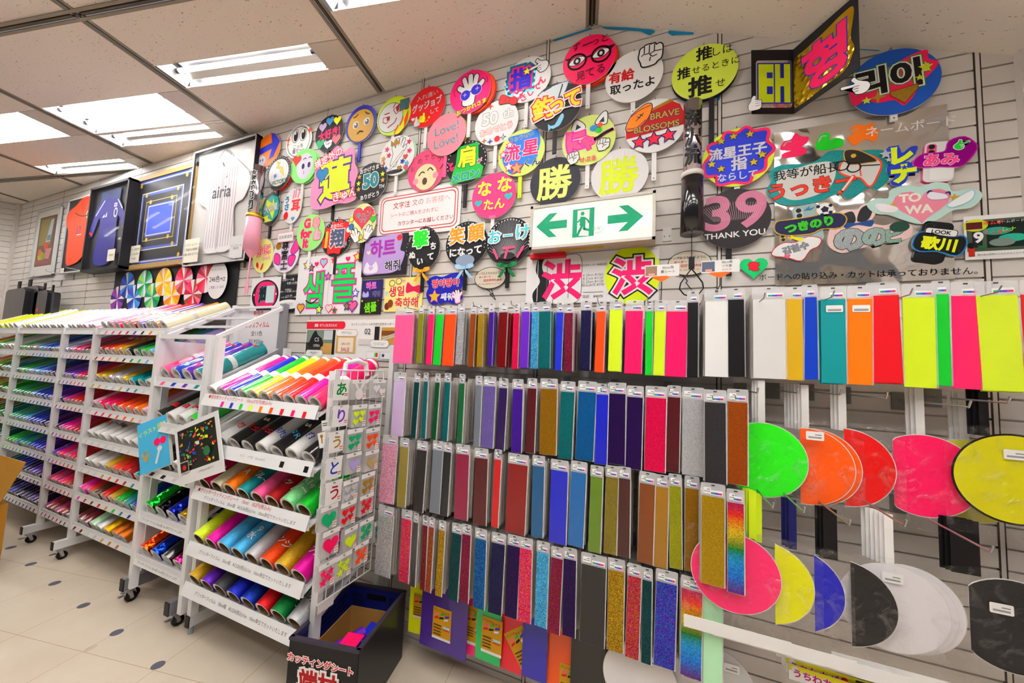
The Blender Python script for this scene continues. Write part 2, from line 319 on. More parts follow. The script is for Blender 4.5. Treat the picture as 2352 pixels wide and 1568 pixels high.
for i in range(11):
    x = 1.17-.9*i; mb = MB(); w = .022 if i < 4 else .006
    mb.box(x-w/2+.005,x+w/2-.005,D-.0025,D+.01,0,3.72,M_WALL) if i < 4 else None
    for q in ((x-w/2,x-w/2+.005),(x+w/2-.005,x+w/2)) if i < 4 else ((x-.003,x+.003),): mb.box(q[0],q[1],D-.0012,D+.01,0,3.72,'3a3026' if i < 4 else 'a09688')
    struct(mb, f'trim_{i+3}')
# ceiling: 1.5 m bays, dark line rails, tiles with hairline joints
CEIL = MB(); BACK = MB()
M_PANEL = mat('d2c8bc','plain',.3)
def tile(a0,a1,b0,b1,z=ZC,t=.012,m=None):
    g = .002; q = [ab(a,b,z) for a,b in ((a0+g,b0+g),(a1-g,b0+g),(a1-g,b1-g),(a0+g,b1-g))]; u = [(x,y,zz+t) for x,y,zz in q]
    CEIL.add(q+u, [(0,1,2,3),(0,4,5,1),(1,5,6,2),(2,6,7,3),(3,7,4,0)], m or M_CEIL)
LB = [-10.5,-9,-7.5,-6,-4.5,-3,-1.5,0,1.5,3]
RA = [-4.41,-2.94,-1.475,0,1.445,2.92]
RW = .03
# lamp openings: (a0,a1,b0,b1,tubes)
LAMPS = [(1.822,2.017,-2.955,-1.755,1),(2.03,2.357,-4.46,-3.255,2),(2.037,2.355,-5.955,-4.755,2),(2.385,2.552,-4.455,-3.257,1),(2.725,2.882,-5.97,-4.757,1),(1.50,1.657,-1.445,-.245,1)]
for bi in (-4.5,-3,-1.5,0,1.5):
    for ai in {-4.5:(.55,),-3:(.55,-.9),-1.5:(.55,-.35,-1.25)}.get(bi,(.3,-.35,-1.25)): LAMPS.append((ai,ai+.33,bi+.045,bi+1.245,2))  # unseen fixtures added to throw more light on the wall and fans
for bi in (-9,-7.5): LAMPS.append((2.03,2.357,bi+.045,bi+1.245,2))
for b0,b1 in zip(LB,LB[1:]):
    for a0,a1 in zip(RA, RA[1:]+[5.2]):
        if b0 >= 0 and a0 > .5: continue
        if b0 >= 0 and a1 > .7: a1 = .78
        lo, hi = a0+RW, a1-RW; L = sorted(l for l in LAMPS if l[2] > b0-.01 and l[3] < b1+.01 and l[0] > a0-.01 and l[1] < a1+.01); cur = lo
        for l in L:
            if l[0]-cur > .02: tile(cur,l[0],b0+RW,b1-RW)
            if b1-RW-l[3] > .03: tile(l[0],l[1],l[3],b1-RW,m=M_PANEL)
            cur = l[1]
        if hi-cur > .02:
            if not L and hi-cur > .9: tile(cur,(cur+hi)/2,b0+RW,b1-RW); cur = (cur+hi)/2
            tile(cur,hi,b0+RW,b1-RW)
struct(CEIL, 'ceiling')
n_tr = 20
def rail(p, q, name):
    """a dark recessed channel between two thin metal flanges"""
    p, q = Vector(p), Vector(q); d = (q-p).normalized(); s = Vector((-d.y,d.x,0)); mb = MB()
    for w0,w1,z0,z1,c in ((-.034,-.016,-.004,.0,'8f8676'),(.016,.034,-.004,.0,'8f8676'),(-.018,.018,.012,.016,'241d16'),(-.006,.006,-.001,.012,'5a4c3c')):
        vs = [tuple(b+s*w+Vector((0,0,z))) for z in (z0,z1) for b in (p,q) for w in (w0,w1)]
        mb.add(vs, [(0,1,3,2),(4,6,7,5),(0,4,5,1),(2,3,7,6),(0,2,6,4),(1,5,7,3)], mat(c,'plain',.4))
    struct(mb, name)
for i,b in enumerate(LB): rail(ab(-4.5,b), ab(5,b) if b < -.1 else ab(2.03 if b < .1 else .75,b), f'trim_{20+i}')
for i,a in enumerate(RA): rail(ab(a,-10.5,ZC-.003), ab(a,-.03,ZC-.003), f'trim_{30+i}')
# sloping panel beyond the ridge
mb = MB(); k = .681/1.595; sl = lambda a,b: ab(a,b,ZC-k*(b-.03)) if b > .03 else ab(a,b,ZC)
mb.add([sl(.75,.035),sl(3.2,.035),sl(3.2,3.2),sl(.75,3.2)], [(0,3,2,1)], M_CEIL); mb.add([ab(.75,.035),sl(.75,3.2),ab(.75,3.2)], [(0,1,2)], M_CEIL); struct(mb, 'ceiling_slope')
def light(l, label):
    a0,a1,b0,b1,n = l; dz = .09; org = Vector(ab((a0+a1)/2,(b0+b1)/2)); t = thing('ceiling_light', label, 'light', org, 'fluorescent troffers in the ceiling')
    mb = MB(); P = lambda a,b,z: ab(a,b,ZC+z); refl = mat('e6e6ea','metal',.22); wht = mat('f2f2f2','plain',.5)
    am = (a0+a1)/2; w = (a1-a0)
    prof = [(a0,0)] 
    for j in range(n):
        c0 = a0+w*j/n; c1 = a0+w*(j+1)/n; cm = (c0+c1)/2; prof += [(c0+.02*w,.055),(cm-.02,dz),(cm+.02,dz),(c1-.02*w,.055),(c1,.0 if j==n-1 else .012)]
    vs = [P(a,b0+.03,z) for a,z in prof]+[P(a,b1-.02,z) for a,z in prof]; k = len(prof)
    mb.add(vs, [(i,i+1,k+i+1,k+i) for i in range(k-1)], refl if n == 1 else wht); mb.build('reflector', t, org)
    mb = MB(); mb.add([P(a0,b0,0),P(a1,b0,0),P(a1,b0+.035,.07),P(a0,b0+.035,.07)], [(0,1,2,3)], wht); mb.build('end_plate', t, org); mb = MB(); mb.add([P(a0,b1,0),P(a1,b1,0),P(a1,b1-.03,.07),P(a0,b1-.03,.07)], [(0,3,2,1)], wht); mb.build('end_plate', t, org)
    for j in range(n):
        cm = a0+w*(j+.5)/n; mb = MB(); mb.tube(P(cm,b0+.06,.045), P(cm,b1-.05,.045), .015, mat('fffdfa','emit',TUBE), 10); tb = mb.build('tube', t, org, True)
        mb = MB()
        for bb,s in ((b0+.035,1),(b1-.03,-1)): mb.tube(P(cm,bb,.045), P(cm,bb+.026*s,.045), .017, 'x', 8)
        mb.build('lamp_holder', tb, org)
LL = ['single-tube ceiling light with mirror reflector nearest the row of fans','bright twin-tube ceiling light in the bay above the pinstripe jersey frame','bright twin-tube ceiling light cut by the edge beside the first rail','narrow single-tube ceiling light directly below the twin-tube one','single-tube ceiling light beside the low cross rail above the jersey cases','ceiling light with white reflector at the top of the scene past the third rail']
for i,l in enumerate(LAMPS): light(l, LL[i] if i < 6 else f'added twin-tube ceiling light over the aisle, {ORD[i-6]} of those out of view')
# blue masking tape left along the sloping edge
def tape(pts, lab):
    mb = Art(); mb.shape([(onY(u,v,D-.004).x, onY(u,v,D-.004).z) for u,v in pts], '1090c8'); o = mb.build('masking_tape'); o.matrix_world = wallM(0,0,.0035); tag(o, lab, 'tape')
tape([(1270,91),(1358,63),(1360,66),(1273,95)], 'thin strip of blue masking tape under the ceiling edge above the eyes fan')
tape([(1380,61),(1440,63),(1500,68),(1505,72),(1492,81),(1472,72),(1392,66)], 'ragged blue masking tape just past the ceiling ridge')
tape([(1536,70),(1592,74),(1594,79),(1548,80),(1545,82),(1534,76)], 'short blue tape scrap above the lime green fan')
tape([(1651,215),(1656,212),(1652,230),(1646,233)], 'blue tape tag on the wall joint below the lime green fan')
tape([(1972,112),(2022,115),(2018,117),(1973,114)], 'blue tape sliver above the round blue fan')
for i,q in enumerate([(25,1257),(71,1295),(126,1339),(192,1390),(268,1452),(363,1527)]):
    p = onZ(*q, 0); mb = MB(); mb.lathe([(0,.0012),(.028,.0012),(.03,0)], '5a5a66', 20); o = mb.build('floor_dot', None, (0,0,0)); o.location = p
    tag(o, f'grey round floor marker, {ORD[i]} of the line counting from the cardboard box', 'marker', 'round markers on the floor')
# ================================================================== RACKS OF VINYL ROLLS
SL = math.radians(28); CS, SN = math.cos(SL), math.sin(SL)
WHT = mat('efeff0','plain',.35)
CNAME = dict(w='white',k='black',r='red',R='dark red',p='hot pink',P='pink',m='magenta',q='pale pink',o='orange',O='orange-red',y='yellow',l='lime yellow',L='pale lime',g='green',G='dark green',e='emerald',b='blue',B='royal blue',n='navy',
 t='teal',T='dark teal',c='sky blue',C='pale blue',v='violet',V='deep purple',s='silver',S='grey',d='gold',D='dark gold',N='brown',x='charcoal',i='lilac',A='crimson',M='maroon',Q='copper orange',Z='cream',J='pale green',j='lime green',h='tan',f='pale beige',F='slate blue',a='olive gold',E='olive green',u='tan',I='rose pink',H='brown amber',Y='yellow-green',U='clear lilac',z='near-black',K='black',X='beige',W='off-white')
KN = {'*':'glitter ','#':'holographic ','!':'glossy ','+':'crinkled foil ','=':'metallic ','~':'','^':'clear '}
def cname(c):
    if c == '%': return 'rainbow glitter'
    return (KN[c[-1]]+CNAME[c[0]]) if len(c) > 1 else CNAME[c]
def roll_mesh(r, L, n, core='e6e0d6', inner=.6):
    mb = MB(); RX = Matrix.Rotation(-PI/2, 4, 'X')
    mb.lathe([(r,0),(r,L)], WHT, n, RX)
    mb.lathe([(r*inner,.001),(r*.97,.0),(r,.0008)], 'W', n, RX); mb.lathe([(r,L),(r*inner,L)], 'W', n, RX)
    mb.lathe([(r*inner,.07),(r*inner,.001)], core, n, RX); mb.lathe([(0,.069),(r*inner,.069)], '7a7068', n, RX)
    o = mb.build('vinyl_roll'); me = o.data
    for p in me.polygons: p.use_smooth = len(p.vertices) == 4
    bpy.data.objects.remove(o); return me
_rm = {}
def roll(x, y, z, c, r, L, label, group, n=12, core='e6e0d6', inner=.6):
    key = (r, L, n, core, inner)
    if key not in _rm: _rm[key] = roll_mesh(*key)
    o = bpy.data.objects.new('vinyl_roll', _rm[key]); COL.objects.link(o); o.location = (x,y,z); o.rotation_euler = (SL,0,0)
    o.material_slots[0].link = 'OBJECT'; o.material_slots[0].material = spec(c if len(c) > 1 else c+'!'); return tag(o, label, 'vinyl roll', group)
_band = {}
def band(o, r, at, w=.035, c='efefec'):
    key = (r, w, c)
    if key not in _band:
        mb = MB(); mb.lathe([(r+.0012,-w/2),(r+.0012,w/2)], c, 20, Matrix.Rotation(-PI/2,4,'X')); t = mb.build('x', None, (0,0,0), True); _band[key] = t.data; bpy.data.objects.remove(t)
    b = bpy.data.objects.new('paper_band', _band[key]); COL.objects.link(b); b.parent = o; b.location = (0,at,0)
def wrap(o, r, items, at, rot=0, s=.05, name='marking', ang=0):
    """lettering wrapped round a roll, read from the side; +u runs along the axis"""
    A = Art(s); A.draw(items); v2 = []; cr, sr = math.cos(rot), math.sin(rot); ang = abs(ang)
    for x,y,z in A.v:
        u, w = x*cr-y*sr, x*sr+y*cr; t = ang + u/r; v2.append(((r+z+.0006)*math.sin(t), at+w, (r+z+.0006)*math.cos(t)))
    A.v = v2; return A.build(name, o)
def strip(parent, x0, x1, y, z, h, items=None, tilt=.25, org=(0,0,0), name='price_strip', mu=1):
    """white price rail on a shelf lip with its coloured swatches and print"""
    A = Art(mu); w = x1-x0; A.prism([(0,-h/2),(w,-h/2),(w,h/2),(0,h/2)], -.003, 0, WHT)
    if items: A.draw(items)
    M = Matrix.Translation((x0,y,z)) @ Matrix.Rotation(PI/2-tilt,4,'X'); A.v = [tuple(M @ Vector(p)) for p in A.v]
    return A.build(name, parent, org)
def caster(parent, x, y, org):
    mb = MB(); mb.box(x-.022,x+.022,y-.022,y+.022,.083,.09,'b8b8bc='); mb.tube((x,y,.07),(x,y,.085),.014,'b8b8bc=',10)
    for s in (-1,1): mb.add([(x+s*.014,y-.01,.075),(x+s*.014,y+.018,.075),(x+s*.014,y+.032,.024),(x+s*.014,y+.02,.02)], [(0,1,2,3)], 'b8b8bc=')
    mb.box(x-.012,x+.012,y-.045,y-.012,.05,.056,'b8b8bc='); c = mb.build('caster', parent, org)
    mb = MB(); mb.tube((x-.012,y+.02,.03),(x+.012,y+.02,.03),.03,'18181a',16); mb.tube((x-.013,y+.02,.03),(x+.013,y+.02,.03),.012,'8a8a90=',10); mb.build('wheel', c, org, True)
def leg(parent, x, y0, y1, z0, z1, org, c='e9e9ea', w=.036):
    mb = MB(); mb.box(x-w/2,x+w/2,y0,y1,z0,z1,mat(c,'plain',.4)); b = mb.build('base_leg', parent, org)
    mb = MB(); mb.box(x-w/2,x+w/2,y0-.006,y0,z0,z1,'1a1a1c'); mb.build('end_cap', b, org); return b
def post(parent, x, y, z0, z1, org, c='efeff0', w=.034, d=.04):
    mb = MB(); m = mat(c,'plain',.35); mb.box(x-w/2,x+w/2,y-d/2,y+d/2,z0,z1,m); mb.box(x-w/2-.004,x-w/2,y-d/2+.012,y+d/2-.012,z0,z1,m); mb.build('post', parent, org)
def deck(parent, x0, x1, yf, zl, L, org, c='e6e6e8', lip=.03, name='shelf'):
    mb = MB(); m = mat(c,'plain',.4); y1, z1 = yf+L*CS, zl+L*SN; t = .008
    mb.add([(x0,yf,zl),(x1,yf,zl),(x1,y1,z1),(x0,y1,z1),(x0,yf,zl-t),(x1,yf,zl-t),(x1,y1,z1-t),(x0,y1,z1-t)], [(0,1,2,3),(7,6,5,4),(0,4,5,1),(1,5,6,2),(2,6,7,3),(3,7,4,0)], m)
    mb.box(x0,x1,yf-.012,yf-.004,zl-t-.012,zl+lip,m)
    return mb.build(name, parent, org)
# ---- the long white rack: four bays of eight sloping shelves
org = (-4.4,1.5,0)
RK = thing('display_rack', 'long white wheeled rack packed with vinyl rolls on eight sloping shelves', 'rack', org)
PX = [-5.97,-4.97,-4.39,-3.31]; LV = [1.85,1.635,1.41,1.195,.955,.73,.51,.275]
for x in PX: post(RK, x, 1.5, .10, 1.86, org); post(RK, x, 1.885, .1, 2.07, org)
for x in PX:
    mb = MB(); mb.add([(x-.015,1.5,1.83),(x+.015,1.5,1.83),(x+.015,1.88,2.04),(x-.015,1.88,2.04),(x-.015,1.5,1.86),(x+.015,1.5,1.86),(x+.015,1.88,2.07),(x-.015,1.88,2.07)], [(0,1,2,3),(4,5,6,7),(0,4,5,1),(1,5,6,2),(2,6,7,3),(3,7,4,0)], WHT); mb.build('side_rail', RK, org)
for x in PX[1:]: leg(RK, x, 1.405, 1.89, .09, .15, org); caster(RK, x, 1.44, org)
BAYS = [(-6.95,-6.0,['Zlyllww','oolygJwww','ooylgEGtt','OodylEEgg','oodaEEGGt','odaEGGtTT','daEGttTTT','EGGTTTnnn']),(-5.94,-5.0,['lwwwwwwwwwww','GgsSsBcbBcis','GGgtcBcBbnnv','eeGgtcBBBbvv','eettcBBBbnvV','ggetteBBbbvV','tTBBbbnnvvVV','nnnbVnVnVvVV']),
 (-4.94,-4.42,['wwqqqwq','iipPNRR','VvvApRr','VmArrRR','VmmpArR','vmpIprr','ApAprRr','ARMARMN']),(-4.36,-3.345,['sPprRvkoZ','RrodkGgci','d=d=s=s=d=t=t=ww','qpprOOoqw','wwwwwww','wwwdOrRtm','mrNrdgtBv','MMJs=d=Q=Q='])]
def toks(s):
    out = []
    for ch in s:
        if ch in '*#!=+~^': out[-1] += ch
        else: out.append(ch)
    return out
BN = ['end bay of long rack','wide far bay of long rack','middle bay of long rack','near bay of long rack']
for bi,(x0,x1,rows) in enumerate(BAYS):
    for k,(row,z) in enumerate(zip(rows,LV)):
        deck(RK, x0+.0, x1, 1.5, z-.022, .42, org)
        cs = toks(row); n = len(cs); pitch = (x1-x0-.02)/max(n,{3:9}.get(bi,n)); r = {0:.042,1:.036,2:.034,3:.046}[bi]
        its = []
        if not (k == 0 and bi < 3):
            for i,c in enumerate(cs):
                its.append(('P',[(pitch*(i+.25),-.013),(pitch*(i+.5),-.013),(pitch*(i+.68),.013),(pitch*(i+.43),.013)], c[0] if c[0] not in 'w' else 'dadada'))
        strip(RK, x0, x1, 1.483, z-.03, .034, its, .2, org)
        if bi == 0 and k > 5: continue
        for i,c in enumerate(cs):
            if bi == 3 and k == 7 and i == 3: pass
            x = x0+.01+pitch*(i+.5)+ (0.0); o = roll(x, 1.498+random.uniform(0,.012), z+.022 if r > .04 else z+.014, c, r, .44 if k else .46, f'{cname(c)} vinyl roll, {ORD[i]} along, {ORD[k]} shelf down, {BN[bi]}', f'rolls in the {BN[bi]}', 14 if bi == 3 else 10)
            if bi == 3 and k in (0,1): band(o, r, .2, .03, 'd8d4cc')
for i,x in ((0,-3.99),(1,-3.87),(2,-3.75)): pass
# print on the boxed white rolls of the near bay
def near_roll(k,i): return [o for o in bpy.data.objects if o.name.startswith('vinyl_roll') and o.get('label','').find(f'{ORD[i]} along, {ORD[k]} shelf down, near bay of long rack') >= 0][0]
for k,i,t,c in ((4,0,'転写','r'),(4,1,'シート','x'),(4,2,'用紙','x'),(5,0,'カッティング','x'),(5,1,'シート','F'),(5,2,'CUP','x'),(5,3,'金','r'),(6,0,'ピンク','w'),(6,3,'赤','w'),(6,8,'紫','w'),(7,1,'397','w')):
    wrap(near_roll(k,i), .046, [('T',t,0,0,.8,c,.03)], .13, 0, .05, 'marking', -.5)
# ---- the narrow white frame beside it
org = (-2.95,1.42,0)
R2 = thing('display_rack', 'narrow white frame rack with mostly empty sloping top beside the long rack', 'rack', org)
for x in (-3.24,-2.665): post(R2, x, 1.42, .1, 1.805, org, w=.04)
for x in (-3.24,-2.665): post(R2, x, 1.885, .1, 2.09, org, '8e8e94' if x > -3 else 'efeff0', .045)
for x in (-3.24,-2.665):
    for zz,c in ((1.79,'efeff0'),(1.47,'9a9aa2' if x > -3 else 'efeff0'),(1.17,'efeff0')):
        mb = MB(); q = [(1.42,zz),(1.88,zz+.285),(1.88,zz+.255),(1.42,zz-.03)]
        mb.add([(x-.014,y,z) for y,z in q]+[(x+.014,y,z) for y,z in q], [(0,1,2,3),(7,6,5,4),(0,4,5,1),(1,5,6,2),(2,6,7,3),(3,7,4,0)], mat(c,'plain',.4)); mb.build('side_rail', R2, org)
mb = MB(); mb.box(-3.24,-2.665,1.405,1.435,1.775,1.805,WHT); mb.build('cross_bar', R2, org)
for yy,zz in ((1.55,1.865),(1.68,1.945),(1.87,2.06)):
    mb = MB(); mb.box(-3.24,-2.665,yy-.012,yy+.012,zz,zz+.016,WHT); mb.build('cross_bar', R2, org)
mb = MB(); mb.box(-3.235,-3.225,1.44,1.88,1.46,1.76,mat('e8e4e6','plain',.4)); mb.build('side_panel', R2, org)
leg(R2, -2.735, 1.375, 1.89, .09, .165, org, '77747c', .045); caster(R2, -2.735, 1.415, org); leg(R2, -3.27, 1.38, 1.89, .09, .165, org, '77747c', .045); caster(R2, -3.27, 1.41, org)
R2L = [1.50,1.20,.895,.594,.318]
R2C = [['P!','B!','v!','t!'],['k!','w!','w!','g!'],['k!','k!','w!','g!'],['g+','k+','b+','d+'],['O+','B+','k!','A+']]
SHD = ['top','second','middle','fourth','bottom']
for k,z in enumerate(R2L):
    deck(R2, -3.22, -2.69, 1.42, z-.02, .44, org)
    strip(R2, -3.22, -2.69, 1.405, z-.032, .045, [('P',[(.13*i+.06,-.012),(.13*i+.1,-.012),(.13*i+.125,.012),(.13*i+.085,.012)], c[0] if c[0] != 'w' else 'dadada') for i,c in enumerate(R2C[k])] if k < 3 else [('T','グリッターフィルム 30cm幅 10cm単位でカットします',.265,0,.021,'7a7a80')], .2, org)
    for i,c in enumerate(R2C[k]):
        r = .05; o = roll(-3.15+.128*i, 1.425, z+.035, c, r, .44 if k != 3 else .33, f'{cname(c)} vinyl roll, {ORD[i]} along, {SHD[k]} shelf of the narrow frame rack', 'rolls in the narrow frame rack', 20)
        if k == 0: band(o, r, .2, .035); wrap(o, r, [('E',0,0,.8,.7,{'P!':'p','B!':'C','v!':'p','t!':'c'}[c]),('T','花',1.6,.2,1,'w',.04)], .07, 0, .03, 'marking', -.3); wrap(o, r, [('R',0,0,1.3,1.1,'p'),('T','限定',0,0,.7,'R',.06)], .39, .2, .03, 'marking', -.4)
        if k == 1 and i < 3: wrap(o, r, [('T',('黒','白','黄×黄')[i],0,0,1,'r',.09)] if i != 2 else [('R',0,0,3.4,2.6,'y'),('T','黄×黄',0,0,1,'r',.08)], .1, .2, .045, 'marking', -.45)
        if k == 1 and i == 0: band(o, r, .38, .03, 'd8d4cc')
        if k >= 3: band(o, r, .31, .04, 'd8dcd4')
# ---- trays of fluorescent and glitter rolls
org = (-2.08,1.36,0)
R3 = thing('display_rack', 'white five-tray front rack of fluorescent and glitter film rolls', 'rack', org)
TZ = [1.435,1.15,.885,.565,.335]; X0, X1 = -2.565,-1.605
SWT = ('m','b','g','l','o','O','r','p','r')
GL = 'グリッターフィルム　30cm幅　¥3,520(税込)/1m　10cm単位でカットいたします'
TT = [[('T','●蛍光色カッティングシート　10cm/275円(税込み)',.33,.018,.028,'c02020',.004)]+[('R',.2+.085*i,-.018,.024,.032,c) for i,c in enumerate(SWT)],
 [('R',.13,-.004,.022,.014,'k'),('R',.22,-.004,.022,.014,'k'),('R',.74,-.004,.03,.03,'k'),('R',.92,-.004,.03,.03,'k'),('T','マット　つや有　10cm/242円',.5,0,.018,'aaaaaa')],
 [('T','●グリッターカッティングシート　10cm/　352円(税込み)',.36,.018,.028,'c02020',.004),('T',GL,.5,-.014,.024,'6a6a70')],[('T',GL,.5,0,.024,'6a6a70')],[('T',GL,.5,0,.024,'55555a')]]
TRC = [['w!','m!','b!','g!','y!','o!','O!','r!','m!','p!'],['w!','w!','k!','k!','w!','k!','w!','k!'],['p*','Z*','o*','t*','P*','R*','j*','g*'],['l*','m*','c*','c*','s*','O*','d*','m*'],['d*','v*','x*','b*','B*','r*','G*','s*']]
MK = {(1,1):('用','r'),(1,2):('黒タ','r'),(1,3):('黒タ','r'),(1,4):('内用','B'),(1,5):('タR','c'),(1,6):('白','B'),(2,0):('ハン','w'),(2,2):('A','w'),(2,3):('ブルー','w'),(2,5):('レット','w'),(2,6):('A14\nグリーン','w'),(2,7):('リーン','w'),(3,3):('9\n水','w'),(3,5):('ンジ','w'),(3,7):('プル','w'),(4,1):('A','w'),(4,3):('ブルー','w'),(4,4):('A5','w'),(4,6):('A4\nグリーン','w'),(4,7):('シルバー','k')}
RS = ['top','second','third','fourth','bottom']
for x in (X0-.02,X1+.02):
    mb = MB(); mb.box(x-.018,x+.018,1.41,1.45,.11,1.79 if x < -2 else 1.62,WHT); mb.build('post', R3, org); mb = MB(); mb.box(x-.018,x+.018,1.86,1.9,.0,1.75,WHT); mb.build('post', R3, org)
    leg(R3, x, 1.41, 1.9, .045, .11, org, 'e2e2e4', .036); mb = MB(); mb.tube((x,1.43,0),(x,1.43,.045),.014,'8a9a9a',10); mb.build('foot', R3, org)
for k,z in enumerate(TZ):
    L = .46 if k == 0 else .42; deck(R3, X0, X1, 1.372, z-.045, L, org, lip=.02, name='tray')
    strip(R3, X0, X1, 1.355, z-.028, .072, TT[k], .3, org)
    cs = TRC[k]; n = len(cs); pt = (X1-X0)/n
    for i,c in enumerate(cs):
        r = .046 if k == 0 else (.05 if k > 1 else .048); L = .45 if k == 0 else (.42 if k == 1 else .33)
        if k > 1 and i in (2,6): r = .053
        o = roll(X0+pt*(i+.5), 1.378, z-.03+r*.95, c, r, L, f'{cname(c)} film roll, {ORD[i]} along, {RS[k]} tray of the front rack', 'film rolls in the front rack trays', 24, 'f0ece6' if k < 2 else '8a6a44', .66 if k < 2 else .74)
        if k == 0: band(o, r, .2, .045); band(o, r, .43, .02)
        if k > 1: band(o, r, L-.03, .045)
        if k == 1: band(o, r, .38, .03)
        if (k,i) in MK: wrap(o, r, [('T',MK[k,i][0],0,0,.95,MK[k,i][1],.02)], .12 if k == 1 else .11, -.2, .055, 'marking', -.45)
        if (k+i) % 3 == 0 and k > 0: wrap(o, r, [('R',0,0,1.0,.8,'Z',(),.1),('R',0,.1,.7,.15,'b8b0a0')], .2, .3, .03, 'price_sticker', -.6)
# lens film sign standing behind the empty frame top
def board(name, label, cat, tl, br, off, base, items, edge=None, t=.004, group=None, rad=0, s=None):
    """flat sign on the wall between two photo corners; art space: x 0..w/h, y 0..1 scaled by height"""
    p, q = onY(*tl, D-off), onY(*br, D-off); w, h = q.x-p.x, p.z-q.z; A = Art(h); W = w/h
    pts = [(x*h,y*h) for x,y in rrect(W/2,.5,W,1,rad)]; A.prism(pts, -t, 0, base, edge or base); A.draw(items(W) if callable(items) else items)
    o = A.build(name); o.matrix_world = wallM(p.x, q.z, off); return tag(o, label, cat, group)
# cyan catalogue hanging from the rack post, photo print clipped beside it
def quad_thing(name, label, cat, tl, tr, bl, Y, t, base, items, pages=None, lean=0):
    a, b, c = onY(*tl,Y), onY(*tr,Y+lean), onY(*bl,Y); X = (b-a); Z = (a-c); h = Z.length; w = X.length; W = w/h; A = Art(h)
    A.prism([(0,0),(w,0),(w,h),(0,h)], -t, 0, base, pages or base); A.draw(items(W)); o = A.build(name)
    ex, ey = X.normalized(), Z.normalized(); ez = ex.cross(ey).normalized(); ey = ez.cross(ex)
    o.matrix_world = Matrix(((ex.x,ey.x,ez.x,c.x),(ex.y,ey.y,ez.y,c.y),(ex.z,ey.z,ez.z,c.z),(0,0,0,1))); return tag(o, label, cat)
quad_thing('catalogue','sky blue sample catalogue with cherries and a paw print hanging on the rack post','book',(301,984),(368,957),(322,1092),1.36,.02,'4ab8e6',lambda W:[('T','イラスト見本',W*.5,.8,.13,'l',.02,(),.12),('E',W*.62,.52,.075,.075,'p'),('E',W*.82,.52,.075,.075,'p'),('C',[(W*.64,.58),(W*.75,.68),(W*.8,.58)],.012,'3a9a5a'),('E',W*.22,.28,.06,.07,'a'),('E',W*.12,.36,.025,.035,'a'),('E',W*.2,.4,.025,.035,'a'),('E',W*.3,.39,.025,.035,'a'),('E',W*.36,.31,.025,.035,'a'),('L',[(W*.55,.12),(W*.68,.34)],.05,'E2e8ea'),('E',W*.7,.38,.06,.05,'e2e8ea')],'f0ece0',.05)
quad_thing('photo_print','white-bordered photo print of a crowded shop hung aslant beside the blue catalogue','photo',(360,1025),(454,986),(412,1117),1.33,.006,'f2f2f2',lambda W:[('R',W*.5,.56,W*.86,.72,'16201a')]+[('R',W*random.uniform(.12,.88),random.uniform(.26,.88),random.uniform(.02,.09),random.uniform(.015,.05),random.choice('rgbyoptdl'),(),0,random.uniform(-.3,.3)) for _ in range(70)]+[('E',W*.72,.42,.09,.08,'2a7a4a'),('R',W*.2,.28,.22,.16,'k',[('w',.012)]),('E',W*.2,.27,.05,.04,'r'),('R',W*.55,.6,.08,.06,'w'),('T','この写真は店内の展示です',W*.66,.13,.04,'k')])
# cardboard leaning at the edge
p0 = onZ(0,1300,0); org = (-4.78,1.1,0); t = thing('cardboard_box','brown cardboard box flap leaning at the edge of the view before the long rack','box',org)
mb = MB(); mb.box(-5.4,-4.5,1.15,1.19,0,.50,mat('b07820','plain',.7)); mb.build('side', t, org)
mb = MB(); mb.add([(-5.4,1.145,.5),(-4.5,1.145,.5),(-4.34,1.2,.818),(-5.24,1.2,.80),(-5.4,1.15,.5),(-4.5,1.15,.5),(-4.34,1.205,.818),(-5.24,1.205,.80)], [(0,1,2,3),(7,6,5,4),(1,5,6,2),(2,6,7,3)], mat('b88226','plain',.7)); mb.build('flap', t, org)
# ---- crate of offcuts
CM = Matrix.Translation((-1.588,1.305,0)) @ Matrix.Rotation(math.radians(11.5),4,'Z')
cr = thing('crate', 'black-covered blue plastic crate of film offcuts on the floor', 'crate', M=CM)
CW, CD, CHt = .35,.45,.365
mb = MB(); g = .006
for x0,x1,y0,y1 in ((0,CW,0,g),(0,CW,CD-g,CD),(0,g,0,CD),(CW-g,CW,0,CD)): mb.box(x0,x1,y0,y1,.01,CHt-.012,'1a2270')
mb.box(0,CW,0,CD,.004,.012,'1a2270'); mb.build('basket', cr)
mb = MB()
for x0,x1,y0,y1 in ((-.004,CW+.004,-.006,0),(-.006,0,0,CD),(CW,CW+.006,0,CD),(-.004,CW+.004,CD,CD+.006)): mb.box(x0,x1,y0,y1,.002,CHt-.004,mat('17161a','plain',.3))
mb.build('cover', cr)
mb = MB()
for x0,x1,y0,y1 in ((-.008,CW+.008,-.008,.012),(-.008,CW+.008,CD-.012,CD+.008),(-.008,.012,0,CD),(CW-.012,CW+.008,0,CD)): mb.box(x0,x1,y0,y1,CHt-.012,CHt,'3a3444')
mb.build('rim', cr)
mb = MB(); mb.box(.12,.24,CD-g-.002,CD-g-.0005,CHt-.075,CHt-.045,'0a0a16'); mb.build('hand_hole', cr)
for x0 in (.03,.26):
    mb = MB()
    for i in range(8): mb.box(x0+i*.0085,x0+i*.0085+.004,CD-g-.002,CD-g-.0005,CHt-.12,CHt-.05,'0e1238')
    mb.build('vent', cr)
mb = MB()
for i in range(24):
    for j in range(3): mb.box(g+.0005,g+.002,.03+i*.016,.038+i*.016,CHt-.12+j*.03,CHt-.1+j*.03,'0e1238')
mb.build('vent', cr)
A = Art(.1); A.draw([('T','カッティングシート',-.1,.42,.43,'r',.035,[('w',.13)],-.03),('T','端材',-.15,-.42,1.1,'R',.05,[('w',.14)])])
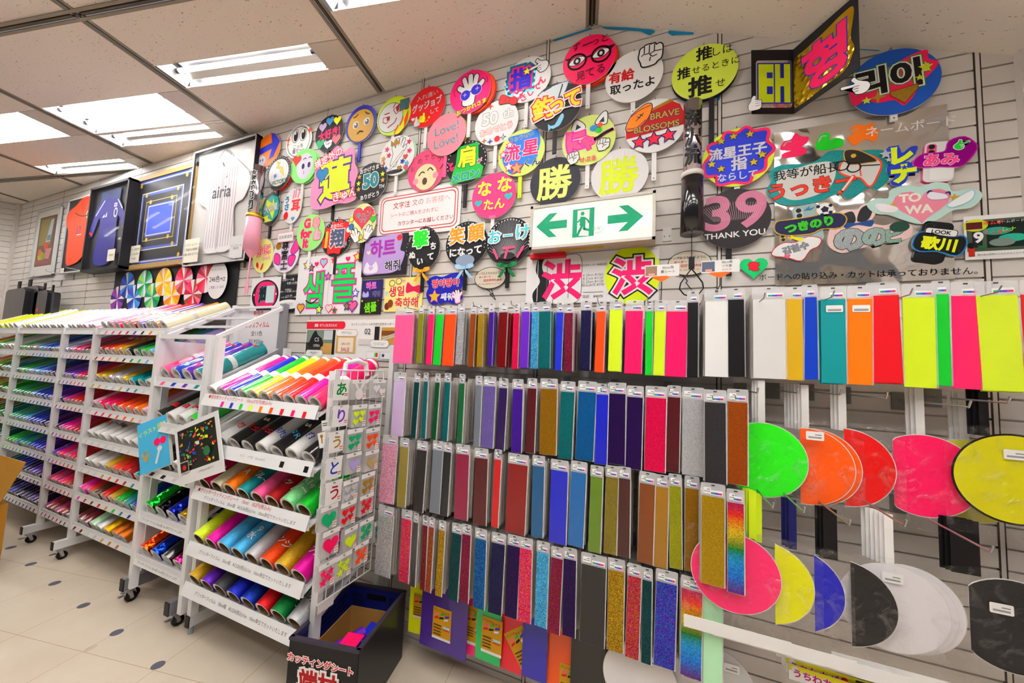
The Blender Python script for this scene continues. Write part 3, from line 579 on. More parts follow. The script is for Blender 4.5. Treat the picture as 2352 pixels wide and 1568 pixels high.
o = A.build('lettering', cr); o.matrix_local = Matrix.Translation((.175,-.0075,.235)) @ ROT90
def inner(name,label,cat,fn,group=None):
    mb = MB(); fn(mb); mb.v = [tuple(CM @ Vector(p)) for p in mb.v]; o = mb.build(name,None,tuple(CM @ Vector((.17,.2,.02)))); return tag(o,label,cat,group)
def _cb(mb):
    m = mat('a97a3e','plain',.7)
    for x0,x1,y0,y1 in ((.05,.056,.06,.40),(.29,.296,.06,.40),(.05,.296,.06,.066),(.05,.296,.394,.40)): mb.box(x0,x1,y0,y1,.014,.27,m)
    mb.box(.05,.296,.06,.4,.013,.018,m)
inner('cardboard_box','open brown cardboard box nested inside the blue crate','box',_cb)
inner('film_roll','purple film offcut roll lying in the crate','vinyl roll',lambda mb: mb.tube((.10,.08,.22),(.22,.26,.24),.032,'v!',18))
inner('film_pack','blue folded film offcut propped in the crate','film pack',lambda mb: mb.box(.13,.28,.16,.3,.2,.26,'b~',Matrix.Translation((.02,.05,.02)) @ Matrix.Rotation(.25,4,'Y')))
inner('film_pack','hot pink card of film on top in the crate','film pack',lambda mb: mb.box(.18,.27,.08,.2,.275,.28,'p',Matrix.Rotation(.06,4,'X')))
inner('film_roll','small blue film roll with pale end at the crate front','vinyl roll',lambda mb: mb.tube((.08,.075,.2),(.14,.12,.25),.026,'B!',16))
# ================================================================== SHEET PACKS ON HOOKS (four rows)
def zA(x): return 860+x/3.92
def zB(x): return 1340+x/2.324
def zC(x): return 1240+x/3.92
def zD(x): return 900+x/2.94
def rowpx(f, s): return [(c, f(a), f(b), f(e)) for c,a,b,e in s]
R1 = rowpx(zA,[('P!',180,340,390),('Y*',392,435,470),('p~',482,530,550),('g~',540,605,640),('O~',625,725,760),('s#',745,800,845),('Q*',855,900,925),('d*',935,985,1035),('v*',1030,1075,1110),('R*',1115,1190,1245),('p*',1250,1305,1320),('v~',1320,1395,1410),('c#',1415,1475,1490),('t*',1485,1590,1620),('b~',1635,1690,1705),('A#',1715,1790,1845),('n#',1855,1950,2000),('O~',1990,2070,2110),('l~',2110,2220,2250)])
R1 += rowpx(zB,[('p~',222,310,330),('g~',333,362,366),('l~',375,435,438),('p~',440,550,553),('k~',555,610,640),('w~',650,770,772),('k~',775,860,890),('W~',905,1075,1080),('d~',1075,1170,1172),('B~',1172,1245,1250),('t~',1265,1395,1400),('o~',1405,1535,1540),('r~',1530,1690,1692),('l~',1700,1868,1870),('g~',1867,1948,1950),('p~',1960,2112,2115),('l~',2115,2335,2340),('r~',2338,2480,2485)])
R2R = rowpx(zA,[('U^',165,270,335),('T*',345,390,430),('t*',440,480,530),('G*',530,570,610),('t*',620,670,740),('G!',760,810,900),('S!',905,960,965),('i*',975,1085,1105),('V!',1110,1185,1240),('v*',1245,1335,1375),('M!',1375,1455,1495),('D*',1500,1650,1660),('t*',1665,1785,1815),('B*',1820,1975,1990),('b!',1995,2100,2102),('V*',2110,2260,2265)])
R2R += rowpx(zB,[('V*',230,315,325),('p*',330,440,443),('M!',445,510,545),('s*',530,640,642),('x*',650,760,764),('Q*',770,875,880)])
R3R = rowpx(zA,[('q#',60,190,225),('a!',225,300,360),('k!',370,460,510),('S!',515,600,605),('z!',610,685,740),('A!',740,860,905),('M!',905,1020,1070),('r!',1070,1130,1190),('R!',1195,1370,1425),('F!',1425,1530,1580),('b!',1585,1740,1742),('B!',1755,1890,1930),('E!',1935,2040,2070),('a*',2075,2190,2200)])
R3R += rowpx(zC,[('N!',710,815,885),('H!',885,1020,1025),('D!',1035,1145,1165),('Y*',1175,1280,1310),('D*',1308,1430,1450),('d*',1455,1655,1690),('%',1690,1842,1880)])
R4R = rowpx(zA,[('s#',20,160,235),('p#',240,330,350),('x!',350,385,425),('R#',430,475,478),('Q#',480,530,560),('d#',570,625,670),('T#',680,770,800),('A#',785,860,905),('B#',910,1010,1030),('n#',1040,1155,1190),('V#',1190,1300,1304),('p#',1310,1420,1450),('c#',1455,1560,1575),('A#',1575,1680,1700),('V#',1705,1815,1850)])
R4R += rowpx(zD,[('k!',1275,1440,1455),('d#',1460,1570,1590),('r#',1582,1670,1680),('T#',1690,1755,1765),('b#',1772,1912,1950),('%',1950,2088,2100),('J!',2102,2230,2235)])
RN = ['top row','second row','third row','fourth row']
# deep film tones, darkened to put the packs' shade into the colour
DEEP_SHADED = dict(R='86060a',M='520812',T='06484c',t='087074',B='0a60a4',F='0a5486',H='7c3c08',D='9c6c0a',d='b48e12',A='8c0a3c',E='5c7c16',v='4a1ca4',V='2a0c50',z='10161a',Q='a84c0c',a='8c7c2c',n='141450',N='40140e',G='066030',b='1420c0',x='3c3a3c',i='7866b4',S='6c7480',Y='a0a018',r='c80814',p='f00a50')
_pm = {}
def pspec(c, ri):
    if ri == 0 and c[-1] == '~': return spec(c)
    k = c[0]; h = DEEP_SHADED.get(k, CH.get(k)) if c != '%' else None
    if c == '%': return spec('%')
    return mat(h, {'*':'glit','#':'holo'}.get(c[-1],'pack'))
def pack_part(kind, w, h):
    key = (kind, round(w,3), round(h,3))
    if key in _pm: return _pm[key]
    mb = Art(1); t = .0022
    if kind == 'sheet': mb.box(0,w,0,h,-t,0,'w')
    elif kind == 'back':
        mb.box(0,w,0,h,-t,0,'w')
    elif kind == 'sleeve':
        hd = .05; mb.prism(rrect(w/2,h+hd/2-.004,w+.006,hd,.006), -.001, .0008, mat('f4f4f8','film')); mb.add([(w,0,.0012),(w+.004,0,.0012),(w+.004,h,.0012),(w,h,.0012)], [(0,1,2,3)], mat('f4f4f8','film')); mb.box(w*.5-.006,w*.5+.006,h+.036,h+.041,.001,.0012,'3a3a3a')
    elif kind == 'label':
        ww = min(.055,w*.55); x = w-ww/2-.006; y = h+.012; mb.z = .0012; mb.draw([('R',x,y,ww,.018,'w')]+[('R',x-ww*.36+ww*.145*i,y-.002,ww*.15,.007,c) for i,c in enumerate(('2aa05a','2a8ac8','3a5ad0','6a3ac0','b83ab0','d03a4a'))])
    elif kind == 'price':
        ww = min(.034,w*.34); x = ww/2+.005; y = h+.018; mb.z = .0012; mb.draw([('R',x,y,ww,.024,'w',(),.003),('R',x,y-.003,ww*.8,.004,'9a9a9a'),('R',x+ww*.2,y+.005,ww*.4,.003,'6a6a6a')])
    o = mb.build(kind); _pm[key] = o.data; bpy.data.objects.remove(o); return _pm[key]
NBK = 0; REST = MB()
def put(me, name, parent=None): o = bpy.data.objects.new(name, me); COL.objects.link(o); o.parent = parent; return o
def pack_row(ri, row, Y0, zb, zt, ymid, slope=0.0):
    global NBK
    for i,(c,x0,x1,xe) in enumerate(row):
        Y = Y0-(.06 if ri in (1,2) and x0 > 1600 else 0); ym = ymid(x0); a, b, e = onY(x0,ym,Y), onY(x1,ym,Y), onY(xe,ym,Y); w = round((b.x-a.x)/.004)*.004; w = max(w,.028); jit = random.uniform(-.006,.006); big = ri == 0 and i > 22
        h = zt-zb+(.035 if big else 0); z0 = zb+jit
        rt = thing('film_pack', f'{cname(c)} film pack, {ORD[i]} along at the front of the {RN[ri]}', 'film pack', (a.x, Y-.002*(i%3), z0), f'front film packs of the {RN[ri]}')
        rt.rotation_euler = (PI/2, random.uniform(-.02,.02), random.uniform(-.05,.05)-.02)
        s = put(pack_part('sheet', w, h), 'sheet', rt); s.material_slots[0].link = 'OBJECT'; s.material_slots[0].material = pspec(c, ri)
        if ri > 0:   # white backing card framing the sheet
            bk = put(pack_part('back', w+.004, h+.004), 'backing', rt); bk.location = (-.001,-.002,-.0028)
        put(pack_part('sleeve', w, h), 'sleeve', rt); put(pack_part('label', w, h), 'brand_label', rt)
        if ri > 0 and i > 1: put(pack_part('price', w, h), 'price_tag', rt)
        if big and c in ('t~','o~'):
            A = Art(1); A.z = .002; A.draw([('R',w*.55,h-.04,.05,.026,'w',(),.003),('R',w*.55,h-.045,.04,.008,'9a9a9a')]); A.build('price_tag', rt)
        # packs stacked behind on the same hook, seen edge on
        dep = max(0,(xe-x1))/max(70,abs(a.x)*240); n = min(7, round(dep/.011)) if a.x < .1 else (1 if i % 2 else 0)
        for k in range(n):
            if NBK >= 190: n = k; break
            NBK += 1; bb = put(pack_part('back', w, h), 'film_pack'); bb.location = (a.x+random.uniform(-.004,.004), Y+.0105*(k+1), z0+random.uniform(-.004,.004)); bb.rotation_euler = (PI/2, random.uniform(-.012,.012), random.uniform(-.03,.03)-.02)
            bb.material_slots[0].link = 'OBJECT'; bb.material_slots[0].material = mat('b6b0aa') if k % 2 or ri else spec(c)
            tag(bb, f'pack stacked edge-on behind the {ORD[i]} front pack ({cname(c)}) of the {RN[ri]}', 'film pack', f'packs behind the {ORD[i]} front pack of the {RN[ri]}')
        y = Y+.0105*(n+1.5)
        while y < D-.05 and a.x < .45: dx = random.uniform(-.006,.006); REST.box(a.x+dx,a.x+w+dx,y,y+.0022,z0+random.uniform(-.004,.004),z0+h+.02,mat('b6b0aa')); y += .016
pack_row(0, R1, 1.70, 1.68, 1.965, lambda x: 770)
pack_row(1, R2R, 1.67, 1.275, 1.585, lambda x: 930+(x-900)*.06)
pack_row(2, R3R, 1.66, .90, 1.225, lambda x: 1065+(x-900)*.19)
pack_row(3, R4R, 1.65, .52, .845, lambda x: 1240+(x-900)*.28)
tag(REST.build('film_packs',None,(-.6,1.85,1.2)),'remaining film packs filling the hooks deep behind the four rows of front packs','film packs',None,'stuff')
# hooks carrying the rows (only the dark rods between packs show)
for r,(z,xs) in enumerate(((1.99,[-1.3+.21*i for i in range(12)]),(1.615,[-1.2+.25*i for i in range(6)]),(1.255,[-1.2+.25*i for i in range(6)]),(.875,[-1.1+.25*i for i in range(6)]))):
    for i,x in enumerate(xs):
        t = thing('display_hook', f'chrome slat wall hook holding packs, {ORD[i]} along behind the {RN[r]}', 'hook', (x,D,z), f'hooks of the {RN[r]}')
        mb = MB(); mb.box(x-.018,x+.018,D-.004,D-.001,z-.03,z+.03,'8a8a8e='); mb.build('plate', t, (x,D,z)); mb = MB(); mb.path([(x,D-.004,z),(x,1.63,z),(x,1.615,z+.018)], .0022, 'a8a8ac=', 6); mb.build('rod', t, (x,D,z))
# ------------------------------------------------------------------ soft sheets with gold stickers near the floor
STK = lambda x,y,w,h,r=0: (x,y,w,h,r)
def felt(lab, c, tl, tr, br_y, Y, st=None, tilt=0, top=.62):
    a, b = onY(*tl,Y), onY(*tr,Y); z0 = onY((tl[0]+tr[0])/2, br_y, Y).z; w = b.x-a.x; h = top-z0; t = thing('craft_sheet', lab, 'craft sheet', (a.x,Y,z0)); t.rotation_euler = (PI/2,0,tilt)
    A = Art(1); A.prism(rrect(w/2,h/2,w,h,.004), -.006, 0, mat(CH.get(c,c),'pack')); A.build('sheet', t)
    if st:
        x,y,ww,hh,r = st; B = Art(ww); B.z = .0015; B.oy = y; B.ox = x; q = random.Random(3)
        B.draw([('R',0,0,1,hh,'d09a10',(),0,r)]); M = Matrix.Rotation(r,2)
        it = [('R',0,-hh*.46,1,hh*.08,'w'),('T','デコパネ',-.22,hh*.4,.13,'N',.01),('T','マイル',.2,hh*.36,.17,'R',.02),('R',.25,-hh*.08,.36,.1,'C'),('R',.25,-hh*.15,.36,.05,'r')]
        it += [('P',[(u,v),(u+.22,v+.05),(u+.24,v+.14),(u+.02,v+.09)],cc) for u,v,cc in ((-.4,hh*.22,'P'),(-.1,hh*.25,'g'),(.15,hh*.22,'b'),(-.42,hh*.12,'r'),(-.15,hh*.14,'k'),(.1,hh*.12,'w'))]
        it += [('R',-.22,-hh*.06-.13*k,.42,.05,'N') for k in range(4)]
        n0 = len(B.v); B.draw(it)
        if r:
            for k in range(n0,len(B.v)):
                u = M @ Vector((B.v[k][0]-x, B.v[k][1]-y)); B.v[k] = (u.x+x, u.y+y, B.v[k][2])
        B.build('sticker', t)
felt('lime yellow craft sheet with gold sticker hanging beside the crate','e8ee10',(940,1400),(990,1400),1460,1.80,(.075,.15,.1,1.3,0),.10)
felt('purple craft sheet hanging between the lime yellow and hot pink sheets','4a2a8e',(968,1400),(1076,1400),1500,1.76,(.135,.14,.115,1.4,0),-.02)
felt('hot pink craft sheet half hidden between the purple and green sheets','ff2a7a',(1052,1400),(1098,1400),1503,1.79,(.10,.15,.1,1.9,0))
felt('green craft sheet with gold sticker hanging above the floor','10c060',(1096,1400),(1154,1400),1522,1.77,(.09,.13,.115,1.5,0),-.03)
felt('red craft sheet with a gold sticker stuck on diagonally','f01428',(1148,1480),(1208,1480),1543,1.78,(.12,.13,.12,1.45,.65),-.02)
felt('blue craft sheet hanging between the red and orange sheets','2a2ab0',(1200,1480),(1258,1480),1562,1.76)
felt('orange craft sheet hanging between the blue and black sheets','ff5a00',(1252,1480),(1314,1480),1590,1.78,(.13,.06,.11,1.4,0))
felt('wide black craft sheet hanging lowest beside the orange one','1a1818',(1312,1480),(1426,1480),1600,1.75)
# ------------------------------------------------------------------ blank paper fans on hooks at the far end
def blank(lab, X, Y, Z, c, hc, n=1, yaw=0, hdr=None, outline=None, hl=.16, hx=0, tag_=None, hw=.024, clip=None, bag=True):
    M = Matrix.Translation((X,Y,Z)) @ Matrix.Rotation(yaw,4,'Z') @ ROT90; t = thing('blank_fan', lab, 'fan', M=M); a = .1475
    fc = mat(CH.get(c,c),'plain',.5)
    for k in range(n):
        dx = .022*k; A = Art(a); cl = (lambda x: max(x,clip)) if clip is not None else (lambda x: x); pts = [(cl(p[0])+dx,p[1]) for p in ell(0,0,a,a*.97,0,48)]
        if outline: A.prism([(p[0]+dx,p[1]) for p in ell(0,0,a*1.025,a*.995,0,48)], -.0012-.008*k, -.0008-.008*k, outline)
        A.prism(pts, -.003-.008*k, -.001-.008*k, 'W', 'W'); A.prism([(cl(p[0])+dx,p[1]) for p in ell(0,0,a*.982,a*.952,0,48)], -.001-.008*k, -.0004-.008*k, fc); A.build('fan_face', t)
    for k in range(3 if n == 1 else 6):
        A = Art(1); x0 = hx-hw/2-.008*k; A.prism([(x0,a*.9),(x0+hw,a*.9),(x0+hw,a+hl),(x0,a+hl)], -.012-.011*k, -.008-.011*k, hc); A.build('handle', t)
    if bag:
        A = Art(1); A.add([(-.17,-.19,.004),(.17,-.19,.004),(.17,.15,.004),(.09,.165,.006),(-.09,.165,.003),(-.17,.15,.004)], [(0,1,2,3,4,5)], mat('f4f4f8','clear')); A.build('bag', t)
    if hdr: A = Art(1); A.prism([(-.17,-.235),(.17,-.235),(.172,-.19),(-.17,-.19)], .002, .004, 'w'); A.build('header_card', t)
    if tag_: A = Art(1); A.z = .006; A.draw([('R',tag_[0],tag_[1],.055,.032,'w',(),.004),('R',tag_[0],tag_[1]-.006,.04,.006,'9a9a9a'),('R',tag_[0]+.01,tag_[1]+.004,.02,.003,'7a7a7a')]); A.build('price_tag', t)
    return t
def px(cx, cy, Y): return onY(cx, cy, Y)
for lab,cx,cy,Y,c,hc,n,kw in (
 ('neon green blank fan in a clear bag beside the amber film pack',1751,1055,1.70,'28ee10','W',1,dict(tag_=(.165,.11))),('orange blank fans in a clear bag between the green and red ones',1853,1070,1.725,'ff5a00','W',2,dict(clip=-.02)),
 ('red blank fan in a clear bag between the orange and hot pink ones',1940,1072,1.74,'e80808','W',1,dict(clip=0)),('hot pink blank fan in a clear bag, widest shown of the upper row',2122,1092,1.755,'ff0a5e','W',1,dict(clip=-.08)),
 ('yellow blank fan tucked behind the hot pink one',2225,1104,1.80,'d6d000','W',1,{}),('yellow blank fan with black rim at the end of the upper row',2332,1101,1.735,'d8d000','k',1,dict(outline='k',tag_=(.0,.08),hx=-.06))):
    p = px(cx,cy,Y); blank(lab,p.x,Y,p.z,c,hc,n,**kw)
for lab,cx,cy,Y,c,hc,n,kw in (
 ('rose pink blank fan in a bag beside the rainbow film pack',1687,1316,1.625,'ff2e6e','l',1,dict(hdr=1,hx=.06)),('yellow blank fan in a bag between the rose pink and blue ones',1758,1336,1.64,'e8e406','l',1,dict(hdr=1,hx=-.02,clip=.03)),
 ('blue blank fan in a bag between the yellow and black ones',1824,1351,1.655,'2424b8','n',1,dict(hdr=1,hx=-.0,clip=.06)),('matt black blank fan in a bag between the blue and white ones',1937,1382,1.67,'2a2626','k',1,dict(hdr=1,hx=-.03,hw=.04,clip=.022)),
 ('white blank fans spread in one bag between the two black ones',2050,1396,1.69,'ece8ec','w',3,dict(hdr=1,tag_=(.0,.1),hx=.0)),('large black blank fan in a bag at the lower edge of the view',2330,1440,1.725,'2a2828','k',1,dict(hx=-.1,hw=.07,tag_=(-.03,.05),clip=-.1))):
    p = px(cx,cy,Y); blank(lab,p.x,Y,p.z,c,hc,n,**kw)
for i,(u,v,Y) in enumerate(((1740,902,1.62),(1832,902,1.62),(1930,906,1.62),(2035,915,1.62),(2225,935,1.58),(2315,925,1.6),(1775,1166,1.5),(1846,1176,1.5),(1950,1205,1.5),(2078,1207,1.5),(2275,1267,1.5))):
    p = onY(u,v,Y); t = thing('display_hook', f'chrome peg hook carrying blank fans, {ORD[i % 6]} of the {"upper" if i < 6 else "lower"} fan row', 'hook', (p.x,D,p.z), 'hooks of the blank fans')
    mb = MB(); mb.path([(p.x,D-.004,p.z),(p.x,Y,p.z),(p.x,Y-.01,p.z+.02)], .0032, 'b8b8bc=', 6); mb.build('rod', t, (p.x,D,p.z)); mb = MB(); mb.box(p.x-.025,p.x+.025,D-.005,D-.001,p.z-.04,p.z+.03,'7a7670='); mb.build('plate', t, (p.x,D,p.z))
# fan covers: printed header strips of clear pouches
for i,(u,v) in enumerate(((1782,1480),(1795,1500),(1805,1516),(1812,1532))):
    p = onY(u,v,1.76-.012*i); t = thing('fan_cover_pack', f'clear fan cover pouch with yellow printed header, {ORD[i]} from the back of its stack', 'fan cover', (p.x,1.76-.012*i,p.z), 'fan cover pouches'); t.rotation_euler = (PI/2,0,-.05)
    A = Art(.034); A.prism([(0,-.04),(.30,-.035),(.30,.012),(0,.014)], -.001, 0, 'w'); A.draw([('P',[(0,-.2),(8.8,-.15),(8.8,.35),(0,.41)],'e8dc10'),('E',.55,0,.32,.34,'w'),('T','うちわカバー',2.9,-.35,.95,'A',.05,[('w',.05)]),('E',5.0,-.2,.3,.3,'r'),('R',7,.1,2.2,.25,'3a3a10'),('T','透明カバー',6.9,-.65,.7,'t',.03)]); A.build('header_card', t)
    A = Art(1); A.add([(.0,-.3,-.002),(.3,-.3,-.002),(.3,-.04,-.002),(0,-.04,-.002)], [(0,1,2,3)], mat('f4f4f8','clear')); A.build('pouch', t)
for lab,u,v,Y,c in (('white ribbed blank fan low beside the black craft sheet',1468,1560,1.70,'ece8e8'),('white blank fan low under the rainbow hologram pack',1545,1590,1.72,'e6e4e4'),('white mesh fan frame low below the pale green pack',1640,1575,1.76,'d8d8d8')):
    p = onY(u,v,Y); blank(lab,p.x,Y,p.z,c,'w',1,bag=False,hl=.05,tag_=(.06,.09))
# ------------------------------------------------------------------ wire grid with hanging sticker bags
GX = -1.5; org = (GX,1.52,.5); g = thing('wire_grid', 'white wire grid panel standing at the end of the front rack', 'rack', org)
mb = MB(); Wm = mat('eeeeee','plain',.35)
for i in range(8): y = 1.354+i*.05; mb.tube((GX,y,.50),(GX,y,1.63),.0022 if i not in (0,7) else .004,Wm,6)
for i in range(23): z = .5+i*.0513; mb.tube((GX+.002,1.354,z),(GX+.002,1.704,z),.0018 if i not in (0,22) else .004,Wm,6)
mb.build('wires', g, org)
mb = MB(); mb.path([(GX-.01,1.42,1.60),(GX-.012,1.43,1.665),(GX-.012,1.5,1.68),(GX-.012,1.57,1.665),(GX-.01,1.58,1.60)], .012, Wm, 8); mb.build('handle', g, org)
mb = MB(); mb.box(GX+.003,GX+.006,1.36,1.45,.455,.50,'W'); mb.build('card_holder', g, org)
def zP(x,y): return (700+x/2.703, 820+y/2.703)
def sbag(x0,y0,x1,y1,items,lab,n=4,X=-1.44):
    a, b = onX(*zP(x0,y0),X), onX(*zP(x1,y0),X); c = onX(*zP(x0,y1),X); w, h = max(.06,min(.1,b.y-a.y)), min(.12,a.z-c.z); cy, cz = (a.y+b.y)/2, (a.z+c.z)/2
    M = Matrix.Translation((X,cy,cz)) @ Matrix(((0,0,1,0),(1,0,0,0),(0,1,0,0),(0,0,0,1))); t = thing('sticker_pack', lab, 'sticker pack', M=M)
    A = Art(1)
    for k in range(n): A.box(-w/2,w/2,-h/2,h/2-.002*k,-.003-.008*k,-.002-.008*k, mat('f0eeee','film'))
    A.build('bag', t)
    A = Art(w); A.z = .0002; A.draw([('R',0,.40*h/w,1,.2*h/w,'w'),('E',0,.42*h/w,.07,.05,'8a8a8a')]); A.build('header_card', t)
    for k in (1,0) if n > 2 else (0,):
        A = Art(w); A.z = .0006-.009*k; A.oy = -.08*h; A.draw(items); A.build('stickers', t)
    A = Art(w); A.z = .0016; A.draw([('R',.33,-.36*h/w,.24,.3,'w'),('R',.33,-.4*h/w,.18,.04,'8a8a8a'),('R',.33,-.3*h/w,.2,.05,'O')]); A.build('price_tag', t)
    mb = MB(); mb.tube((0,.43*h,-.05),(0,.43*h,.012),.0016,'b0b0b4=',6); mb.build('hook', t)
hs = lambda c: [('H',-.2,.2,.2,c),('H',.22,.22,.2,c),('H',-.22,-.2,.2,c),('H',.15,-.1,.17,c)]
st = lambda c: [('S',-.22,.25,.22,c),('S',.22,.2,.22,c),('S',-.2,-.18,.24,c),('S',.16,-.12,.2,c),('S',0,.05,.2,c)]
tx = lambda s,c: [('R',0,.0,.95,.95,'w'),('T',s,.05,.05,.8,c,.03)]
for a in ((170,140,285,255,tx('あ','G'),'sticker pack with green letter at the top of the wire grid'),(295,140,390,265,[('E',0,-.15,.25,.3,'w'),('E',-.2,.3,.08,.28,'w',(),.5),('E',.2,.3,.08,.28,'w',(),-.5)],'sticker pack of white rabbit shapes on the wire grid'),(405,140,525,255,[('H',-.2,.1,.25,'w'),('H',.25,-.1,.25,'w')],'sticker pack of white hearts high on the wire grid'),
 (165,305,283,430,tx('り','v'),'sticker pack with purple letter on the wire grid'),(290,300,395,440,hs('l'),'sticker pack of lime hearts on the wire grid'),(398,295,472,430,hs('p'),'sticker pack of hot pink hearts on the wire grid'),
 (150,470,245,595,tx('う','D'),'sticker pack with ochre letter on the wire grid'),(252,455,375,600,hs('e'),'sticker pack of green hearts clustered on the wire grid'),(378,445,468,590,hs('O'),'sticker pack of orange hearts on the wire grid'),
 (130,635,235,760,tx('と','B'),'sticker pack with blue letter on the wire grid'),(240,610,372,740,[('H',.05,0,.36,'i')],'sticker pack with one lilac heart on the wire grid'),(375,590,462,715,[('H',0,0,.36,'a')],'sticker pack with one gold heart on the wire grid'),
 (120,790,240,925,tx('う','R'),'sticker pack with dark red letter on the wire grid'),(242,775,335,910,hs('s'),'sticker pack of silver hearts on the wire grid'),(340,735,450,880,hs('D'),'sticker pack of dark gold hearts on the wire grid'),
 (90,945,215,1095,[('H',0,0,.42,'e')],'sticker pack with one large green heart on the wire grid'),(218,915,328,1070,hs('r'),'sticker pack of red hearts on the wire grid'),(330,875,440,1000,st('r'),'sticker pack of red stars on the wire grid'),
 (92,1100,235,1270,[('H',0,0,.44,'p')],'sticker pack with large hot pink heart on the wire grid'),(250,1075,328,1220,[('H',0,0,.42,'l')],'sticker pack with one lime heart on the wire grid'),(335,1030,432,1165,st('e'),'sticker pack of green stars on the wire grid'),(435,1030,500,1150,st('e'),'sticker pack of green stars hanging over the rim of the grid'),
 (90,1290,192,1470,st('p'),'sticker pack of hot pink stars at the foot of the wire grid'),(196,1240,292,1400,st('l'),'sticker pack of lime stars low on the wire grid'),(296,1185,408,1320,st('O'),'sticker pack of orange stars low on the wire grid')): sbag(*a)
# two shelf cards hanging at the tray end
for lab,tl,tr,bl,it in (('white price card hanging at the end of the second tray',(741,966),(757,963),(740,990),lambda W:[('R',W/2,.5,W*.7,.1,'6a6a6a'),('R',W/2,.7,W*.7,.1,'6a6a6a')]),('white card with gold key hanging below the price card',(737,995),(754,990),(734,1030),lambda W:[('L',[(W*.5,.75),(W*.45,.3)],.1,'D'),('E',W*.5,.75,W*.2,.12,'D')])):
    quad_thing('price_card',lab,'card',tl,tr,bl,1.36,.001,'f2f2f2',it)
# ================================================================== PAPER FANS ON THE WALL
FA, FB = .1475, .97
def fan(cx, cy, label, face, art, hc='w', hy=None, off=.022, nar=1, back=None, rim=None, cut=None, hx=0, bow=None, rot=0, thick=.004):
    """round paper fan hung flat on the wall; hy = photo row where the handle ends"""
    p = onY(cx, cy, D-off); M = wallM(p.x, p.z, off)
    if rot: M = M @ Matrix.Rotation(rot,4,'Z')
    t = thing('paper_fan', label, 'fan', M=M, group=None); a = FA*nar
    for i,(dx,dy,c) in enumerate(back or ()):
        A = Art(FA); A.prism([(x+dx*FA,y+dy*FA) for x,y in ell(0,0,a,FA*FB,0,40)], -.013-.004*i, -.010-.004*i, c); A.build('backing_fan', t)
    A = Art(FA); pts = [(x*nar, y) for x,y in ell(0,0,FA,FA*FB,0,48)]; A.prism(pts, -thick, 0, face, rim or 'W'); A.draw(art); A.build('fan_face', t)
    z0 = p.z-FA*FB*.97; z1 = onY(cx, hy, D-off).z if hy else z0-.05
    A = Art(1); A.prism([(hx-.0115,z1-p.z),(hx+.0115,z1-p.z),(hx+.0115,-FA*.9),(hx-.0115,-FA*.9)], -thick-.008, -thick, hc)
    if hy: A.add(*[( [(hx+x,z1-p.z+.012+y,-thick+.0004) for x,y in ell(0,0,.003,.003,0,8)], [tuple(range(8))]) ][0], 'x')
    A.build('handle', t)
    mb = MB(); mb.path([(0,FA*.95,-.006),(0,FA*1.08,-.006),(0,FA*1.1,-off+.001)], .0012, 'x', 5); mb.build('hook', t)
    if cut:
        for nm, items in cut: A = Art(FA); A.z = .0035; A.draw(items); A.v = [(x,y,z) for x,y,z in A.v]; A.build(nm, t)
    if bow:
        A = MB()
        for sx in (-1,1):
            A.add([(0,-.15,.008),(sx*.03,-.133,.02),(sx*.062,-.128,.012),(sx*.066,-.15,.012),(sx*.04,-.162,.02),(0,-.16,.01)], [(0,1,4,5),(1,2,3,4)], bow)
            A.add([(0,-.155,.008),(sx*.025,-.175,.012),(sx*.06,-.215,.006),(sx*.038,-.22,.008),(sx*.012,-.185,.012)], [(0,1,4),(1,2,3,4)], bow)
        A.box(-.01,.01,-.163,-.145,.006,.02,bow); A.build('ribbon_bow', t)
    return t
def ribs(c, n=26, w=.012, y0=-.75, r0=.25, r1=.95):
    return [('L',[(r0*math.sin(t),y0+r0*math.cos(t)*.9+.0),( min(1,1.7)*math.sin(t)*r1*.92, y0+(1.7*math.cos(t)))],w,c) for t in (math.radians(-75+150*i/(n-1)) for i in range(n)) if (math.sin(t)*r1*.92)**2+(y0+1.7*math.cos(t))**2 < .93]
def holes(c, n=22, r=.9): return [('E',r*math.sin(t),r*FB*math.cos(t),.022,.03,c) for t in (math.radians(-105+210*i/(n-1)) for i in range(n))]
EYE = lambda x,y,s,r=0,fl=1: [('B',[(x-1.15*s,y-.25*s),(x-.4*s,y+.5*s),(x+.4*s,y+.55*s),(x+1.15*s,y+.2*s),(x+.3*s,y-.5*s),(x-.4*s,y-.55*s)],'w',[('k',.025)]),('E',x,y,.52*s,.56*s,'k'),('E',x,y,.22*s,.26*s,'w')]
LENS = lambda x,y: [('O',x,y,.34,.3,.075,'k')]
fan(616,344,'orange round fan with a thick blue arrow and small white face near the jersey frame','o',[('C',[(-.9,-.02),(-.3,.12),(.5,.25)],.3,'b'),('P',[(.15,.95),(.45,.9),(.95,.35),(.5,-.5),(.1,-.6),(.35,.1)],'b'),('L',[(-.85,-.05),(.5,.2)],.32,'b'),('E',-.5,-.6,.36,.34,'W',[('c',.02)]),('E',-.6,-.55,.05,.08,'b'),('E',-.38,-.55,.05,.08,'b')],hy=384,off=.024)
fan(686,324.6,'white fan with two huge looking eyes in a thin black ring','w',[('O',0,0,.86,.85,.035,'k'),('E',-.28,.35,.24,.36,'w',[('k',.03)]),('E',-.25,.33,.16,.29,'k'),('E',-.3,.52,.07,.09,'w'),('E',.32,.35,.24,.36,'w',[('k',.03)]),('E',.35,.33,.16,.29,'k'),('E',.3,.52,.07,.09,'w'),('T','こっち\n見て～!',0,-.42,.3,'k'),('D',-.82,.22,.2,'O'),('D',.82,.5,.22,'O'),('D',-.82,-.05,.12,'O')],hy=388,off=.02)
